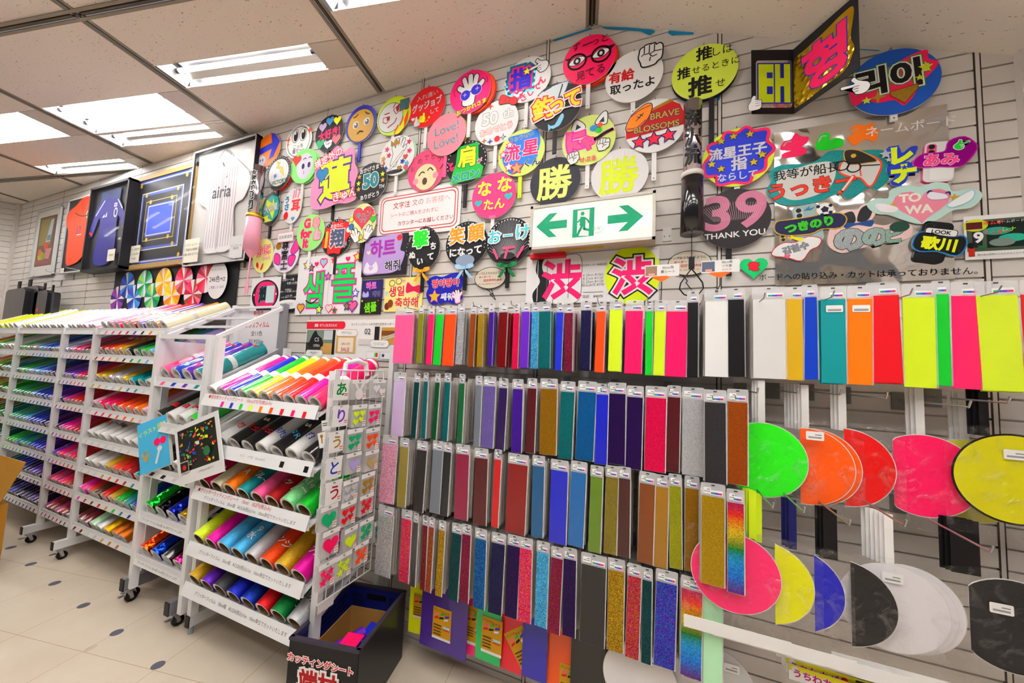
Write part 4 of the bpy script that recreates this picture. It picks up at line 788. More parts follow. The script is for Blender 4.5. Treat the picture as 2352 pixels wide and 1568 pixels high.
fan(756,305,'black fan with coloured hearts above and below bright pink lettering','k',[('H',-.5,.42,.28,'U'),('H',0,.66,.28,'4a9ae0'),('H',.52,.58,.26,'y'),('T','大好き!',0,-.05,.62,'p',.05,[('k',.02)],.1,.85),('H',-.58,-.5,.3,'2ab070'),('H',0,-.62,.3,'s+'),('H',.55,-.45,.3,'f06a7a')],'k',350,off=.02)
fan(828.6,284.5,'blue fan with a mustard worried face','2a2ac0',[('E',0,-.08,.84,.84,'d09a20',[('1a2030',.03)]),('E',-.32,0,.2,.2,'e8e8e8'),('E',-.3,-.02,.13,.15,'5a5a66'),('E',-.34,.04,.06,.06,'w'),('E',.38,.05,.2,.2,'e8e8e8'),('E',.4,.03,.13,.15,'5a5a66'),('E',.36,.09,.06,.06,'w'),('C',[(-.5,.42),(-.35,.45),(-.2,.55)],.06,'6a4a10'),('C',[(.25,.58),(.4,.45),(.55,.42)],.06,'6a4a10'),('C',[(-.18,-.5),(0,-.38),(.2,-.46)],.07,'6a5a40')],'2a2ac0',368,off=.024,rim='c8c8d8')
fan(904,266,'lime fan with an angry white face and orange flames','l',[('E',-.18,-.05,.72,.72,'w',[('t',.035)]),('B',[(.1,-.9),(.3,-.5),(.35,-.75),(.6,-.1),(.6,-.45),(.85,.1),(.85,-.4),(.6,-.8),(.3,-.95)],'O'),('B',[(.15,-.95),(.3,-.7),(.5,-.55),(.62,-.3),(.66,-.7),(.4,-.95)],'y'),('P',[(-.6,.0),(-.25,.0),(-.25,-.15),(-.4,-.28),(-.6,-.2)],'w',[('R',.035)]),('P',[(-.4,0),(-.25,0),(-.25,-.15),(-.38,-.2)],'R'),('P',[(.0,.3),(.3,.5),(.35,.2),(.15,.08)],'w',[('R',.035)]),('P',[(.12,.4),(.3,.5),(.32,.22),(.18,.14)],'R'),('L',[(-.55,.18),(-.25,.2)],.05,'R'),('L',[(-.05,.4),(.1,.62)],.05,'R'),('C',[(-.3,-.55),(-.1,-.45),(.1,-.35),(.2,-.15)],.05,'R'),('T','闘',.62,.42,.62,'3a7a80',.05,[('R',.06)])],'w',330,off=.022)
fan(980,245.5,'red fan with silver lettering and two small thumbs-up hands','ee1420',[('T','入れ違い',0,.55,.3,'d8b8b8',.015,(),.1,1.1),('T','グッジョブ',0,.12,.46,'d0c8c8',.05,(),.12,.8),('T','して',.45,-.28,.28,'e8e0e0',.02,(),.1),('H',-.72,-.45,.1,'W'),('G','thumb',-.5,-.62,.24,'W',.02,.1,1,'S'),('G','thumb',-.18,-.5,.24,'y',.02,-.2,-1,'D'),('D',.18,-.55,.09,'y'),('D',.1,-.68,.05,'y'),('E',0,-.72,.03,.03,'y')],'w',338,off=.02)
fan(1079.8,210.5,'hot pink fan with an open white hand in blue sunglasses','ff0f78',[('G','open',-.02,.05,.7,'w',.04,-.1),('E',-.22,-.12,.2,.2,'2a2ad0',[('b',.03),('w',.05)]),('E',.3,.02,.22,.2,'3a1ad0',[('b',.03),('w',.05)]),('L',[(-.05,-.02),(.12,.02)],.06,'b'),('D',-.25,-.1,.12,'i'),('D',.34,.06,.12,'i'),('T','おつかれさま',.1,-.72,.28,'y',.03,[('k',.04)],.22),('C',[(-.75,.3),(-.8,.1),(-.72,-.05)],.02,'R'),('C',[(.75,.5),(.82,.35),(.8,.2)],.02,'R')],'w',312,off=.045,back=[(.16,-.03,'O'),(.2,-.05,'r')])
fan(1025,308.7,'plain salmon pink fan with thin teal italic words','ff8a9a',[('T','Love!',0,.28,.62,'2aa0a8',0,(),.12,1.05),('T','Love!',0,-.32,.62,'2aa0a8',0,(),.12,1.05)]+[('L',[(-.5+.1*i,.6),(-.5+.1*i,.95-abs(i-5)*.02)],.006,'f07a8a') for i in range(11)],'P',404,off=.036,back=[(.06,-.02,'D')])
fan(1211,182.5,'white fan with blue foil character and a pointing glove','w',[('T','指',-.28,.12,1.05,'2a1ad0',.06,[('p',.1),('2a9ad8+',.26)]),('H',-.38,-.6,.2,'ff6a80+',[('p',.03)]),('T','さして',.15,-.6,.36,'p',.04,(),.5),('T','ん',.62,-.2,.4,'p',.05,(),.2),('G','point',.5,.45,.42,'w',.03,.15,1),('S',-.02,.35,.16,'y',[('D',.02)])],'w',290,off=.024)
fan(1276,245,'black fan with yellow lettering in a red edge and a silver fish','k',[('B',[(-.7,.6),(-.4,.8),(.1,.9),(.45,.92),(.5,1.02),(.35,.55),(.1,.35),(-.3,.35)],'e8f0f4',[('5a6a8a',.03)]),('L',[(.1,.3),(.25,.85)],.05,'k'),('L',[(.25,.35),(.38,.8)],.05,'w'),('L',[(-.5,.75),(-.2,.86)],.05,'k'),('B',[(-.15,-.75),(0,-.72),(.2,-.4),(.3,-.35),(.34,-.5),(.2,-.78),(.05,-.85),(-.1,-.88)],'8ad0ea'),('P',[(-.1,-.8),(-.28,-.65),(-.25,-.95)],'8ad0ea')],'k',351,off=.055,cut=[('lettering',[('T','釣',-.5,.05,1.0,'f8e000',.05,[('r',.08),('w',.17)],.1),('T','って',.38,.1,.86,'f8e000',.06,[('r',.08),('w',.17)],.15,.85),('E',0,-.15,.9,.03,'w')])])
fan(1352.4,136.5,'neon pink fan with staring eyes in thick black glasses','ff0a5a',EYE(-.45,.06,.27)+EYE(.45,.12,.27)+LENS(-.45,.03)+LENS(.45,.08)+[('L',[(-.14,.1),(.14,.14)],.07,'k'),('P',[(-.95,.25),(-.75,.25),(-.75,.12)],'k'),('P',[(.98,.32),(.72,.32),(.78,.15)],'k'),('T','ず',-.5,.65,.4,'k'),('L',[(-.25,.62),(.1,.66)],.04,'k'),('T','っと',.4,.68,.4,'k',0,(),.08),('T','見',-.3,-.58,.42,'6a1038',-.0),('T','てる',.25,-.52,.44,'4a0a28',0,(),.1)],'w',246,off=.04,back=[(.06,-.05,'O'),(.1,-.08,'r')])
fan(1455,175,'white fan with a clenched white fist standing over its rim','w',[('T','有給',-.42,.12,.5,'d01018',.05,[],.0),('T','取ったよ',-.05,-.35,.44,'k',.035,[],.02)],'w',259,off=.03,cut=[('fist',[('G','fist',.55,.62,.42,'w',.045,-.05)])])
fan(1617,164.6,'lime yellow fan with black rim and three lines of bold black lettering','d8ea4a',[('T','推',.0,.66,.56,'k',.035),('T','しは',.55,.62,.38,'k'),('T','推',-.62,.12,.48,'k',.03),('T','せるときに',.33,.14,.32,'k',0,(),.02),('T','推',-.12,-.48,.82,'k',.04),('T','せ',.48,-.52,.34,'k')],'k',410,off=.03,back=[(-.0,-.06,'k')],hx=.035)
fan(1503.6,288.3,'white rugby fan with orange ball, red band and three red stars','w',[('P',[(-.97,.1),(-.88,.42),(-.4,.5),(.55,.78),(.8,.6),(.97,.2),(.97,-.15),(-.95,-.32)],'c81010'),('P',[(-.4,.55),(.5,.86),(.62,.78),(-.4,.46)],'D'),('B',[(-.95,.15),(-.8,.5),(-.55,.72),(-.3,.86),(-.12,.82),(-.12,.6),(-.25,.3),(-.5,.05),(-.75,-.05),(-.92,-.02)],'ff8a10',[('n',.03)]),('C',[(-.8,.5),(-.5,.68),(-.14,.78)],.025,'n'),('C',[(-.92,.06),(-.6,.05),(-.3,.28)],.025,'n'),('L',[(-.62,.3),(-.38,.55)],.03,'n'),('L',[(-.58,.45),(-.48,.38)],.03,'n'),('L',[(-.5,.52),(-.4,.44)],.03,'n'),('T','BRAVE',.32,.34,.36,'c8a030',.03,[('n',.06)],.0,1.0),('T','BLOSSOMS',.05,-.06,.34,'c8a030',.03,[('n',.06)],.0,1.0),('S',-.5,-.52,.22,'ff1040',[('n',.04)],.1),('S',-.02,-.5,.24,'ff1040',[('n',.04)],0),('S',.45,-.46,.22,'ff1040',[('n',.04)],-.1)],'w',413,off=.03)
fan(1351,321.5,'pale lime fan with cat ears, paws and pink lettering','dcea7a',[('B',[(-.62,.28),(-.6,.72),(-.45,.88),(-.15,.62),(-.2,.42)],'w',[('k',.03)]),('P',[(-.5,.48),(-.45,.72),(-.28,.56)],'z'),('B',[(.25,.6),(.5,.95),(.66,.95),(.68,.62),(.6,.5)],'w',[('k',.03)]),('P',[(.38,.62),(.55,.8),(.58,.58)],'z'),('T','に',-.45,.05,.9,'ff4a80*',.1,[('m',.1),('w',.13)],.1),('T','ゃ',.0,-.12,.7,'ff4a80*',.08,[('m',.08)],.1),('C',[(.22,-.02),(.35,.0),(.5,.1),(.7,.18),(.92,.25)],.14,'w'),('C',[(.22,-.02),(.35,.0),(.5,.1),(.7,.18),(.9,.25)],.11,'m'),('C',[(.3,-.02),(.5,.1),(.75,.22)],.07,'z'),('E',.2,.42,.15,.12,'2a8ad0'),('E',.42,.5,.1,.09,'O'),('E',.38,.3,.12,.1,'g'),('G','fist',-.55,-.62,.24,'w',.025,.2),('G','fist',.55,-.3,.24,'w',.025,-.1),('T','せぶる',0,-.75,.24,'p',.03)],'w',431,off=.026)
fan(1196.5,350.8,'pale lime fan with pink two-character name on glittering blue','d4e66a',[('B',[(-.75,.2),(-.5,.45),(-.55,.75),(.2,.8),(.65,.85),(.8,.4),(.75,0),(.6,-.55),(.2,-.5),(0,-.75),(-.35,-.85),(-.6,-.6),(-.8,-.2)],'2a7ad8*'),('T','りゅうせい',0,.66,.24,'k',.02,[('w',.05)],.1),('T','流',-.38,.06,.78,'ff1478',.04,[('w',.05)]),('T','星',.4,.16,.78,'ff1478',.04,[('w',.05)]),('T','くん',.5,-.48,.4,'k',.03,[('w',.06)],.05),('S',-.5,.42,.14,'w',[('p',.03)]),('S',-.78,.05,.14,'w',[('p',.03)]),('S',-.5,-.52,.18,'w',[('p',.03)]),('S',-.15,-.62,.26,'f0a060',[('r',.03)])],'l',453,off=.026)
fan(1139.8,282,'white fan with outlined digits and a red bow on its rim','w',[('T','50',-.3,.25,.82,'w',.05,[('S',.035)]),('T','th',.52,.3,.6,'w',.04,[('S',.035)],.05),('T','おめでとう',0,-.28,.36,'w',.03,[('f48a8a',.09)],.1,.95),('D',-.3,.78,.16,'O'),('D',-.52,-.7,.15,'Q'),('D',-.25,-.78,.15,'3a4ab0'),('E',.08,-.72,.13,.13,'e01020'),('D',.35,-.7,.16,'3a4ab0'),('D',.35,-.7,.08,'y')],'w',385,off=.024,cut=[('red_bow',[('B',[(.1,.95),(.2,1.15),(.45,1.05),(.6,.95),(.85,.9),(.9,.65),(.7,.62),(.52,.75),(.3,.75),(.12,.78)],'r',[('k',.02)]),('E',.48,.86,.1,.12,'r',[('k',.02)])])])
fan(1071,372.5,'black fan with yellow character on green and teal lettering','k',holes('w',20,.93)+[('P',[(-.45,.75),(.55,.8),(.6,-.1),(.85,-.35),(.75,-.8),(-.75,-.9),(-.6,-.2),(-.5,0)],'10c040'),('T','肩',.02,.25,1.05,'e8f020',.05,[('0a5a1a',.04)]),('T','が',.65,-.05,.3,'P',.02,[('w',.04)]),('T','メロン',0,-.62,.52,'1ab0a0*',.05,[('k',.03),('w',.06)],.06),('H',-.75,.0,.12,'p'),('H',-.68,-.2,.14,'p')],'k',474.5,off=.026)
fan(978,391.6,'pink fan with a cream yawning face and musical note','ff4a7a',[('T','お',-.72,.18,.32,'5a2a30'),('T','め',-.35,.5,.34,'5a2a30'),('T','で',.0,.6,.34,'5a2a30'),('T','と',.35,.6,.34,'5a2a30',0,(),.1),('T','う',.68,.42,.34,'5a2a30'),('E',.02,-.3,.6,.6,'ecd8a8',[('a08a5a',.02)]),('E',-.52,-.45,.15,.15,'f090a8'),('E',.55,-.3,.15,.15,'f090a8'),('C',[(-.36,-.2),(-.2,-.05),(-.05,-.1)],.06,'5a4a3a'),('C',[(.1,-.02),(.25,.08),(.4,-.06)],.06,'5a4a3a'),('E',-.02,-.5,.13,.17,'5a3a34'),('C',[(.75,-.05),(.85,.05),(.9,.15)],.05,'d09020'),('E',.72,-.1,.06,.05,'d09020')],'ff4a7a',438,off=.022)
fan(912,356.8,'white fan with a crowned hand among small coloured hearts','w',[('G','open',0,.15,.72,'w',.025,-.35,.6),('P',[(-.4,.5),(-.42,.82),(-.25,.66),(-.12,.88),(.02,.7),(.12,.85),(.12,.55)],'D'),('B',[(-.3,-.6),(.1,-.2),(.35,.1),(.3,.15),(-.1,-.25),(-.4,-.6)],'w',[('k',.02)]),('E',-.1,-.78,.5,.1,'1a1a24')]+[('S',x,y,.14,c,[('k',.01)],.3) for x,y,c in ((-.62,.4,'p'),(-.48,.08,'p'),(.65,.55,'p'),(.7,.1,'p'),(-.8,-.05,'d'),(-.62,-.55,'B'),(.35,-.35,'B'),(.6,-.5,'c'))]+[('H',x,y,.12,c,[('k',.012)]) for x,y,c in ((-.82,-.3,'O'),(.5,-.15,'O'),(.55,-.68,'ff5060'),(.2,-.65,'D'))],'w',445,off=.03,back=[(.05,.02,'J')],hx=0)
fan(1133.5,449,'rose pink fan with big yellow kana and two teal hearts','ff3a80',[('T','な',-.42,.36,.78,'e8f020',.05,[('f010a0',.08)],.05),('T','な',.48,.42,.78,'e8f020',.05,[('f010a0',.08)],.05),('T','たん',.05,-.36,.55,'e8f020',.04,[('f010a0',.07)]),('H',-.68,-.25,.17,'2ab8c0',[('p',.02)]),('H',.68,-.12,.18,'2ab8c0',[('p',.02)]),('R',0,-.9,.3,.12,'ff6a9a')],'w',550,off=.026)
fan(1274,417,'matt black fan with one large pale yellow character','24242e',[('T','勝',-.02,-.02,1.55,'e4f07a',.035)],'k',None,off=.022)
fan(1422,401,'white fan with one large lime yellow character','ece8ea',[('T','勝',-.02,-.02,1.55,'dcee10',.035)]+[('L',[(-.5+.12*i,.3),(-.62+.16*i,.85)],.014,'f4f8b0') for i in range(9)],'w',None,off=.022)
SPL = [(-.9,-.1),(-.72,.2),(-.78,.5),(-.42,.6),(-.3,.85),(0,.78),(.25,.92),(.45,.75),(.8,.72),(.78,.38),(.95,.1),(.75,-.15),(.7,-.5),(.4,-.6),(.3,-.85),(-.1,-.78),(-.5,-.8),(-.55,-.5),(-.85,-.45)]
fan(1693,361,'lime yellow fan with white lettering on blue glitter in a pink cloud edge','dcee18',[('B',SPL,'2436c8*',[('ff0a60',.09)]),('T','流星王子',0,.2,.46,'W',.045,(),.0,.98),('T','指',.05,-.22,.5,'W',.045),('T','ならして',0,-.62,.32,'W',.03)]+[('S',x,y,.13,'c8a818*',[('k',.015)]) for x,y in ((-.45,.62),(-.1,.72),(.35,.7),(-.72,-.12),(-.45,-.32),(.45,-.25),(.68,-.05))],'w',432,off=.026)
fan(1686,501.6,'dark fan with huge dusty pink 39','2a2226',[('T','3',-.46,.22,1.75,'d07898',.035,(),0,1.12),('T','9',.46,.26,1.75,'d07898',.035,(),0,1.12),('T','THANK YOU',0,-.52,.29,'w',.02,(),.02,1.1)]+[('L',[(-.95+.07*i,.55-abs(i-13)*.01),(-.55+.045*i,-.05)],.008,'eab0c4') for i in range(26)],'k',632,off=.024,hx=-.02)
fan(2052,188,'royal blue fan with black hangul on white and green edge','1a5ac8',[('B',[(-.95,.1),(-.5,.3),(-.1,.45),(.4,.7),(.72,.75),(.75,.5),(.95,.3),(.7,-.05),(.55,-.2),(.4,-.55),(.2,-.75),(0,-.55),(-.35,-.55),(-.6,-.4),(-.9,-.5)],'ff1a58'),('T','리아',-.05,.15,.95,'k',.06,[('w',.06),('3aa020*',.1)],.06),('S',.68,.25,.17,'d8e020'),('S',.55,-.02,.1,'d8e020'),('D',-.35,-.38,.2,'c8921a'),('S',-.6,-.42,.12,'d8e020'),('P',[(-.08,-.3),(.5,-.2),(.5,-.32),(.22,-.68),(-.06,-.4)],'b8902a*',[('R',.02)])],'w',276,off=.03,rim='dcdce4')
fan(640,397,'black net-edged fan with gold lightning and blue English word','k',[('E',.0,.02,.8,.78,'w')]+[('L',[(-.6+.3*i,-.6),(-.5+.28*i,.6)],.01,'8a8a90') for i in range(5)]+[('P',[(-.3,.75),(.1,.6),(-.02,.4),(.35,.3),(.5,-.3),(.1,.05),(.15,.2),(-.25,.3),(-.1,.45)],'d8c860'),('S',-.25,-.15,.22,'3a7ad0',(),0,7,.3),('T','VICTORY',.1,-.52,.34,'2a50d0',.04,[('e0ee20',.09)],.05,.9)]+holes('w',20,.92),'k',None,off=.03,back=[(.05,-.05,'r')])
fan(697,381,'pale green fan with a kissing oval face and red heart','8aee7a',[('E',.1,-.02,.6,.72,'e4e0f0'),('H',-.55,.42,.32,'e03a28',[('b02a18',.02)],-.15),('E',-.05,.0,.15,.2,'w'),('E',-.02,-.02,.11,.16,'2a2a6a'),('E',.4,.02,.15,.2,'w'),('E',.42,0,.11,.16,'2a2a6a'),('C',[(-.05,.36),(.08,.42),(.2,.38)],.04,'3a2a3a'),('C',[(.36,.4),(.5,.42),(.6,.34)],.04,'3a2a3a'),('T','3',.05,-.38,.26,'d02a40',.01)],'w',462,off=.022,back=[(.12,-.03,'8aee7a')])
fan(768,418,'black fan mostly hidden behind the irregular pink name board','k',[],'k',503,off=.016)
fan(851,418.7,'black fan with large teal 50 and gold stars','k',[('T','おかげさまで',0,.7,.3,'w',.03,(),.1,.9),('T','50',0,.1,1.05,'1a8a92',.07,[('w',.05)],.06),('T','TH',.7,-.3,.28,'w',.02),('T','ありがとう',0,-.66,.3,'w',.03,(),.1,.9)]+[('S',x,y,.15,c) for x,y,c in ((-.72,.38,'d8a850'),(-.75,.05,'l'),(-.72,-.25,'d8a850'),(.72,.3,'l'),(.75,0,'d8a850'))],'k',None,off=.036)
fan(622,479.6,'narrow black fan with teal splash and yellow lightning','1a2022',[('P',[(-.5,.5),(0,.8),(.5,.65),(.72,.1),(.6,-.4),(.2,-.7),(-.4,-.6),(-.7,-.1)],'10a8a0'),('P',[(-.4,.6),(.1,.3),(.15,.65),(.3,.1),(.5,.45),(.3,-.3),(.2,-.6),(-.1,-.1),(-.5,.1)],'e8f010'),('P',[(-.6,-.4),(-.1,-.35),(-.2,-.5),(.2,-.7),(-.5,-.75),(-.4,-.6)],'e8f010'),('T','大の星',0,.05,.5,'d8dce0',.05,[('1a3a3a',.05)],.15,.85)],'k',546,off=.02,nar=.76)
fan(671,473,'narrow white fan with pink ear character and coloured kana','w',[('V','うさ',-.42,.2,.46,'2a8ad0',.05,[('k',.02)]),('T','耳',.28,.0,.75,'ff1a70',.06,[('e8e010',.05)]),('L',[(.05,.4),(.1,.85)],.1,'f080a0'),('L',[(.22,.45),(.24,.9)],.1,'f080a0'),('L',[(.4,.42),(.5,.8)],.1,'f080a0'),('E',-.42,-.5,.18,.22,'e82030'),('H',.15,-.72,.14,'4a9ad8')],'w',530,off=.02,nar=.72)
fan(713,534,'light green fan with hot pink English words and a pointing hand','96e87a',[('T','G',-.28,.52,.72,'ff1458',.1,[('w',.03)]),('E',.38,.5,.26,.28,'w',[('ff1458',.03)])]+[('L',[(.18+.1*i,.28),(.18+.1*i,.74)],.05,'ff1458') for i in range(5)]+[('T','for',-.3,-.02,.7,'ff1458',.09,[('w',.03)]),('T','it',-.28,-.55,.75,'ff1458',.09,[('w',.03)]),('G','thumb',.5,-.12,.36,'f4b0c0',.03,0,1,'c06a80')],'w',615,off=.026)
fan(772.5,546,'black net fan with red cloud, yellow bat and grey character','k',holes('w',24,.92)+[('B',SPL,'e81414'),('T','おおたに',0,.62,.24,'w',.03),('L',[(-.62,.35),(-.66,-.45)],.17,'e8c818'),('T','翔',.08,-.02,1.05,'4a5070',.06,[('w',.06)]),('T','平',.62,-.42,.32,'3a4060',.03,[('w',.05)]),('E',.8,.32,.14,.14,'e8e8ec')],'k',629,off=.022)
fan(832,512,'narrow cream yellow fan with a red glitter heart and two cupped hands','e8ec9a',[('H',0,.32,.62,'e83a4a*',[('w',.04),('k',.02)]),('T','キュン',.05,.42,.36,'1a9090',.04,[('w',.02)],.1),('T','です',.05,.12,.28,'1a9090',.03,[('w',.02)],.05),('G','cup',-.4,-.58,.34,'w',.03,.4,1),('G','cup',.42,-.5,.34,'w',.03,-.4,-1),('S',0,-.72,.17,'e8c010',[('k',.02)]),('E',-.68,.25,.12,.12,'d8e020',[('k',.015)]),('E',-.66,-.12,.15,.15,'2a70c0',[('k',.015)]),('H',.66,.12,.18,'1ac020',[('k',.015)]),('H',.6,.52,.1,'p'),('E',.68,.38,.07,.07,'O')],'k',599,off=.036,nar=.82)
fan(604,587,'narrow pale yellow fan with red-edged kana and two red petals','ecf08a',[('T','かに',0,.3,.62,'ff4a60',.05,[('w',.09),('e81828',.16)],.1),('T','ちゃん',.3,-.15,.24,'w',.04,[('e81828',.09)],.1),('B',[(-.45,-.35),(-.3,-.45),(-.28,-.72),(-.5,-.55)],'e81828'),('B',[(.0,-.5),(.12,-.45),(.05,-.75),(-.12,-.8)],'e81828')],'w',637,off=.022,nar=.85)
fan(656,585,'white fan with purple-edged vertical characters and pink petals','f4eef4',[('B',[(.4,.2),(.75,.75),(.95,.3),(.6,0)],'ff3a90',[('7a1aa8',.05)]),('B',[(.3,-.1),(.75,-.15),(.55,-.6),(.3,-.5)],'ff3a90',[('7a1aa8',.05)]),('B',[(-.8,.1),(-.45,-.05),(-.45,-.5),(-.85,-.3)],'ff3a90',[('7a1aa8',.05)]),('E',-.6,.52,.22,.2,'D'),('V','尊富士',-.06,.0,.62,'k',.04,[('w',.07),('7a1aa8',.12)])],'w',640,off=.02)
fan(973,570,'narrow black ribbed fan with green character and yellow ribbon','k',ribs('3a3a40')+holes('b0b0b4',20)+[('T','撃',-.15,.42,.92,'12e020',.05,[('w',.08)]),('T','ち',.52,.05,.4,'w',.06,(),-.1),('T','ぬ',-.55,-.28,.4,'w',.06),('T','い',-.12,-.6,.4,'w',.06),('T','て',.42,-.42,.4,'w',.06,(),.1)],'k',669,off=.026,nar=.84,bow='f0a818')
fan(1071,560,'black ribbed fan with two orange characters and pale blue ribbon','k',ribs('4a4a52')+holes('b0b0b4',22)+[('E',0,-.72,.45,.25,'8a9ab0'),('T','笑',-.46,.38,.82,'ff9a10',.05,[('w',.08)],.05),('T','顔',.46,.44,.82,'ff9a10',.05,[('w',.08)],.05),('T','になって',0,-.32,.44,'w',.06,(),.05)],'k',666,off=.026,bow='a8d0f0')
fan(1168,553.6,'black ribbed fan with pale turquoise kana and green ribbon','1a1a1e',ribs('c8c8d0',36,.01)+holes('e8e8ec',26)+[('T','お',-.6,.22,.66,'5ad0e0',.04,[('w',.1)]),('T','ー',-.02,.22,.5,'5ad0e0',.04,[('w',.1)]),('T','け',.62,.3,.72,'5ad0e0',.04,[('w',.1)]),('E',0,-.62,.32,.15,'2a2a30'),('L',[(-.62,-.3),(-.42,-.7)],.1,'ff4a7a'),('L',[(.68,-.28),(.42,-.7)],.1,'ff4a7a'),('L',[(-.2,-.3),(.3,-.28)],.1,'ff4a7a'),('L',[(0,-.3),(-.1,-.7)],.1,'ff4a7a')],'k',660,off=.024,bow='0a7a3c')
# ================================================================== BOARDS, SIGNS AND CARDS
def cut(name, label, cat, cx, cy, hpx, pts, base, items, off, t=.004, edge='W', hunit=None, group=None, border=()):
    """free-form cut-out: unit = half height in the photo at (cx, cy)"""
    p = onY(cx,cy,D-off); s = (onY(cx,cy-hpx/2,D-off).z-onY(cx,cy+hpx/2,D-off).z)/2; A = Art(s); q = ccw(pts)
    for c,g in border: q2 = grow_poly(q,g); A.prism([(x*s,y*s) for x,y in q2], -t, -.0002, c, edge); t -= .0006
    A.prism([(x*s,y*s) for x,y in q], -t if not border else -.0002, 0, base, edge); A.draw(items); o = A.build(name); o.matrix_world = wallM(p.x,p.z,off); return tag(o,label,cat,group)
cut('name_board','irregular pink name board with huge yellow character and blue heart','sign',768.5,405,138,smooth([(-.98,-.75),(-1,-.1),(-.9,.05),(-.9,.55),(-.75,.65),(-.35,.8),(.0,1),(.2,.85),(.35,.75),(.55,.85),(.75,.75),(.8,.3),(.95,0),(.85,-.6),(.95,-.85),(.6,-.95),(.2,-.9),(-.3,-1),(-.8,-.95)],4),'ff90c0',[('T','蓮',.02,-.08,1.55,'e0ee18',.045,[('5a1a90',.06)],.04,.95),('T','規定外の',-.35,.66,.34,'f8f0f4',.04,[('e81440',.1)],.28),('H',-.55,.15,.26,'2a8ac8*',[('1a3a8a',.02)]),('T','きゅん',.5,-.66,.38,'f4e8ee',.04,[('e81848',.1)],.1)],.034)
T3 = lambda s,x,y,h,c='c01818',b=.012: ('T',s,x,y,h,c,b)
board('notice_sign','white notice sign with red double border under the yawning face fan','sign',(872,449),(1055,527),.014,'f2f0f0',lambda W:[('R',W/2,.5,W-.12,.84,'d02a28',(),.14),('R',W/2,.5,W-.16,.8,'f2f0f0',(),.12),('R',W/2,.5,W-.24,.72,'d02a28',(),.1),('R',W/2,.5,W-.28,.68,'f2f0f0',(),.09),T3('文字注',W*.3,.7,.17),('T','文の',W*.5,.71,.17,'d06060'),('T','お客様へ',W*.74,.71,.17,'eaa8a8'),('T','シートのご購入をされずに',W*.46,.49,.115,'d87070'),T3('カウンターにお越しください',W*.6,.29,.12)],t=.004,rad=.03)
# exit sign box
a, b = onY(1219.5,474.8,D-.12), onY(1505,548.8,D-.12); x0,x1,z0,z1 = a.x,b.x,b.z,a.z; org = (x0,D,z0)
ex = thing('exit_sign','lit green and white exit sign box with two arrows mounted on the wall','exit sign',org)
mb = MB(); mb.box(x0,x1,D-.114,D-.012,z0,z1,'c9beae'); mb.box(x0+.15,x1-.25,D-.09,D-.06,z0-.002,z0,'d0a010'); mb.build('housing',ex,org)
mb = MB(); f = .014
for q in ((x0,x1,z0,z0+f),(x0,x1,z1-f,z1),(x0,x0+f,z0,z1),(x1-f,x1,z0,z1)): mb.box(q[0],q[1],D-.122,D-.113,q[2],q[3],'ccc4b8')
mb.build('frame',ex,org)
H = z1-z0; W = (x1-x0)/H; GN = '00a070'; EW = mat('eef2ea','emit',.1); A = Art(H); A.prism([(f,f),(x1-x0-f,f),(x1-x0-f,H-f),(f,H-f)], -.002, 0, EW)
ar = lambda x,s,y:[('P',[(x-s*.28,y),(x+s*.02,y+.27),(x+s*.2,y+.27),(x+s*.02,y+.09),(x+s*.42,y+.09),(x+s*.42,y-.09),(x+s*.02,y-.09),(x+s*.2,y-.27),(x+s*.02,y-.27)],GN)]
A.draw(ar(W*.16,1,.52)+ar(W*.86-.14,-1,.5)+[('R',W*.455,.5,.46,.62,GN),('P',[(W*.455-.13,.22),(W*.455+.12,.2),(W*.455+.13,.78),(W*.455-.13,.78)],'f0f4f0'),('E',W*.455-.02,.7,.04,.045,GN),('P',[(W*.455-.06,.64),(W*.455+.04,.62),(W*.455+.05,.45),(W*.455-.03,.4),(W*.455-.08,.45)],GN),('L',[(W*.455-.04,.6),(W*.455-.12,.52)],.035,GN),('L',[(W*.455+.03,.6),(W*.455+.1,.54),(W*.455+.12,.48)],.035,GN),('L',[(W*.455+.02,.45),(W*.455+.02,.36),(W*.455+.14,.32)],.05,GN),('L',[(W*.455-.02,.44),(W*.455-.08,.32),(W*.455-.12,.22)],.05,GN),('T','非常口',W*.455+.33,.34,.1,'9ab8a4'),('T','EXIT',W*.455+.33,.25,.075,'9ab8a4')])
o = A.build('light_panel',ex); o.matrix_local = Matrix.Translation((0,-.117,0)) @ ROT90
# poster about order prices with two pink characters
board('poster','white price poster with two large pink characters under the exit sign','poster',(1211,590),(1513,690),.012,'eeeaea',lambda W:[('B',[(.28,1.0),(.5,.98),(.62,1.02),(.6,.0),(.25,-.05),(.15,.2),(.3,.45),(.2,.7)],'1a1a1e'),('B',[(.38,.92),(.65,.94),(1.1,.95),(1.15,.5),(1.1,.05),(.7,-.02),(.42,.1),(.5,.45),(.35,.7)],'w',[('k',.01)]),('T','渋',.75,.48,.92,'ff0a70',.045),('L',[(.25,.05),(.25,.9)],.012,'w'),('L',[(.45,.1),(.45,.9)],.012,'6a6a6a'),('L',[(.9,.1),(.9,.9)],.01,'3a3a3a'),('T','切文字オーダー価格目安',1.38,.74,.052,'3a3a3a'),('T','A 20cm ¥1065\nB 21cm ¥1120\nC 22cm ¥1120\n貼込み代 ¥770',1.38,.44,.075,'5a5a5a'),('L',[(1.2,.2),(1.58,.2)],.008,'6a6a6a'),('T','合計　¥4075',1.38,.12,.08,'4a4a4a'),('E',W-.47,.5,.5,.56,'d8ee10'),('T','渋',W-.47,.48,.82,'ff0a70',.045,[('w',.06),('k',.11)]),('R',W-.12,.97,.2,.03,'d8d4cc')],t=.003)
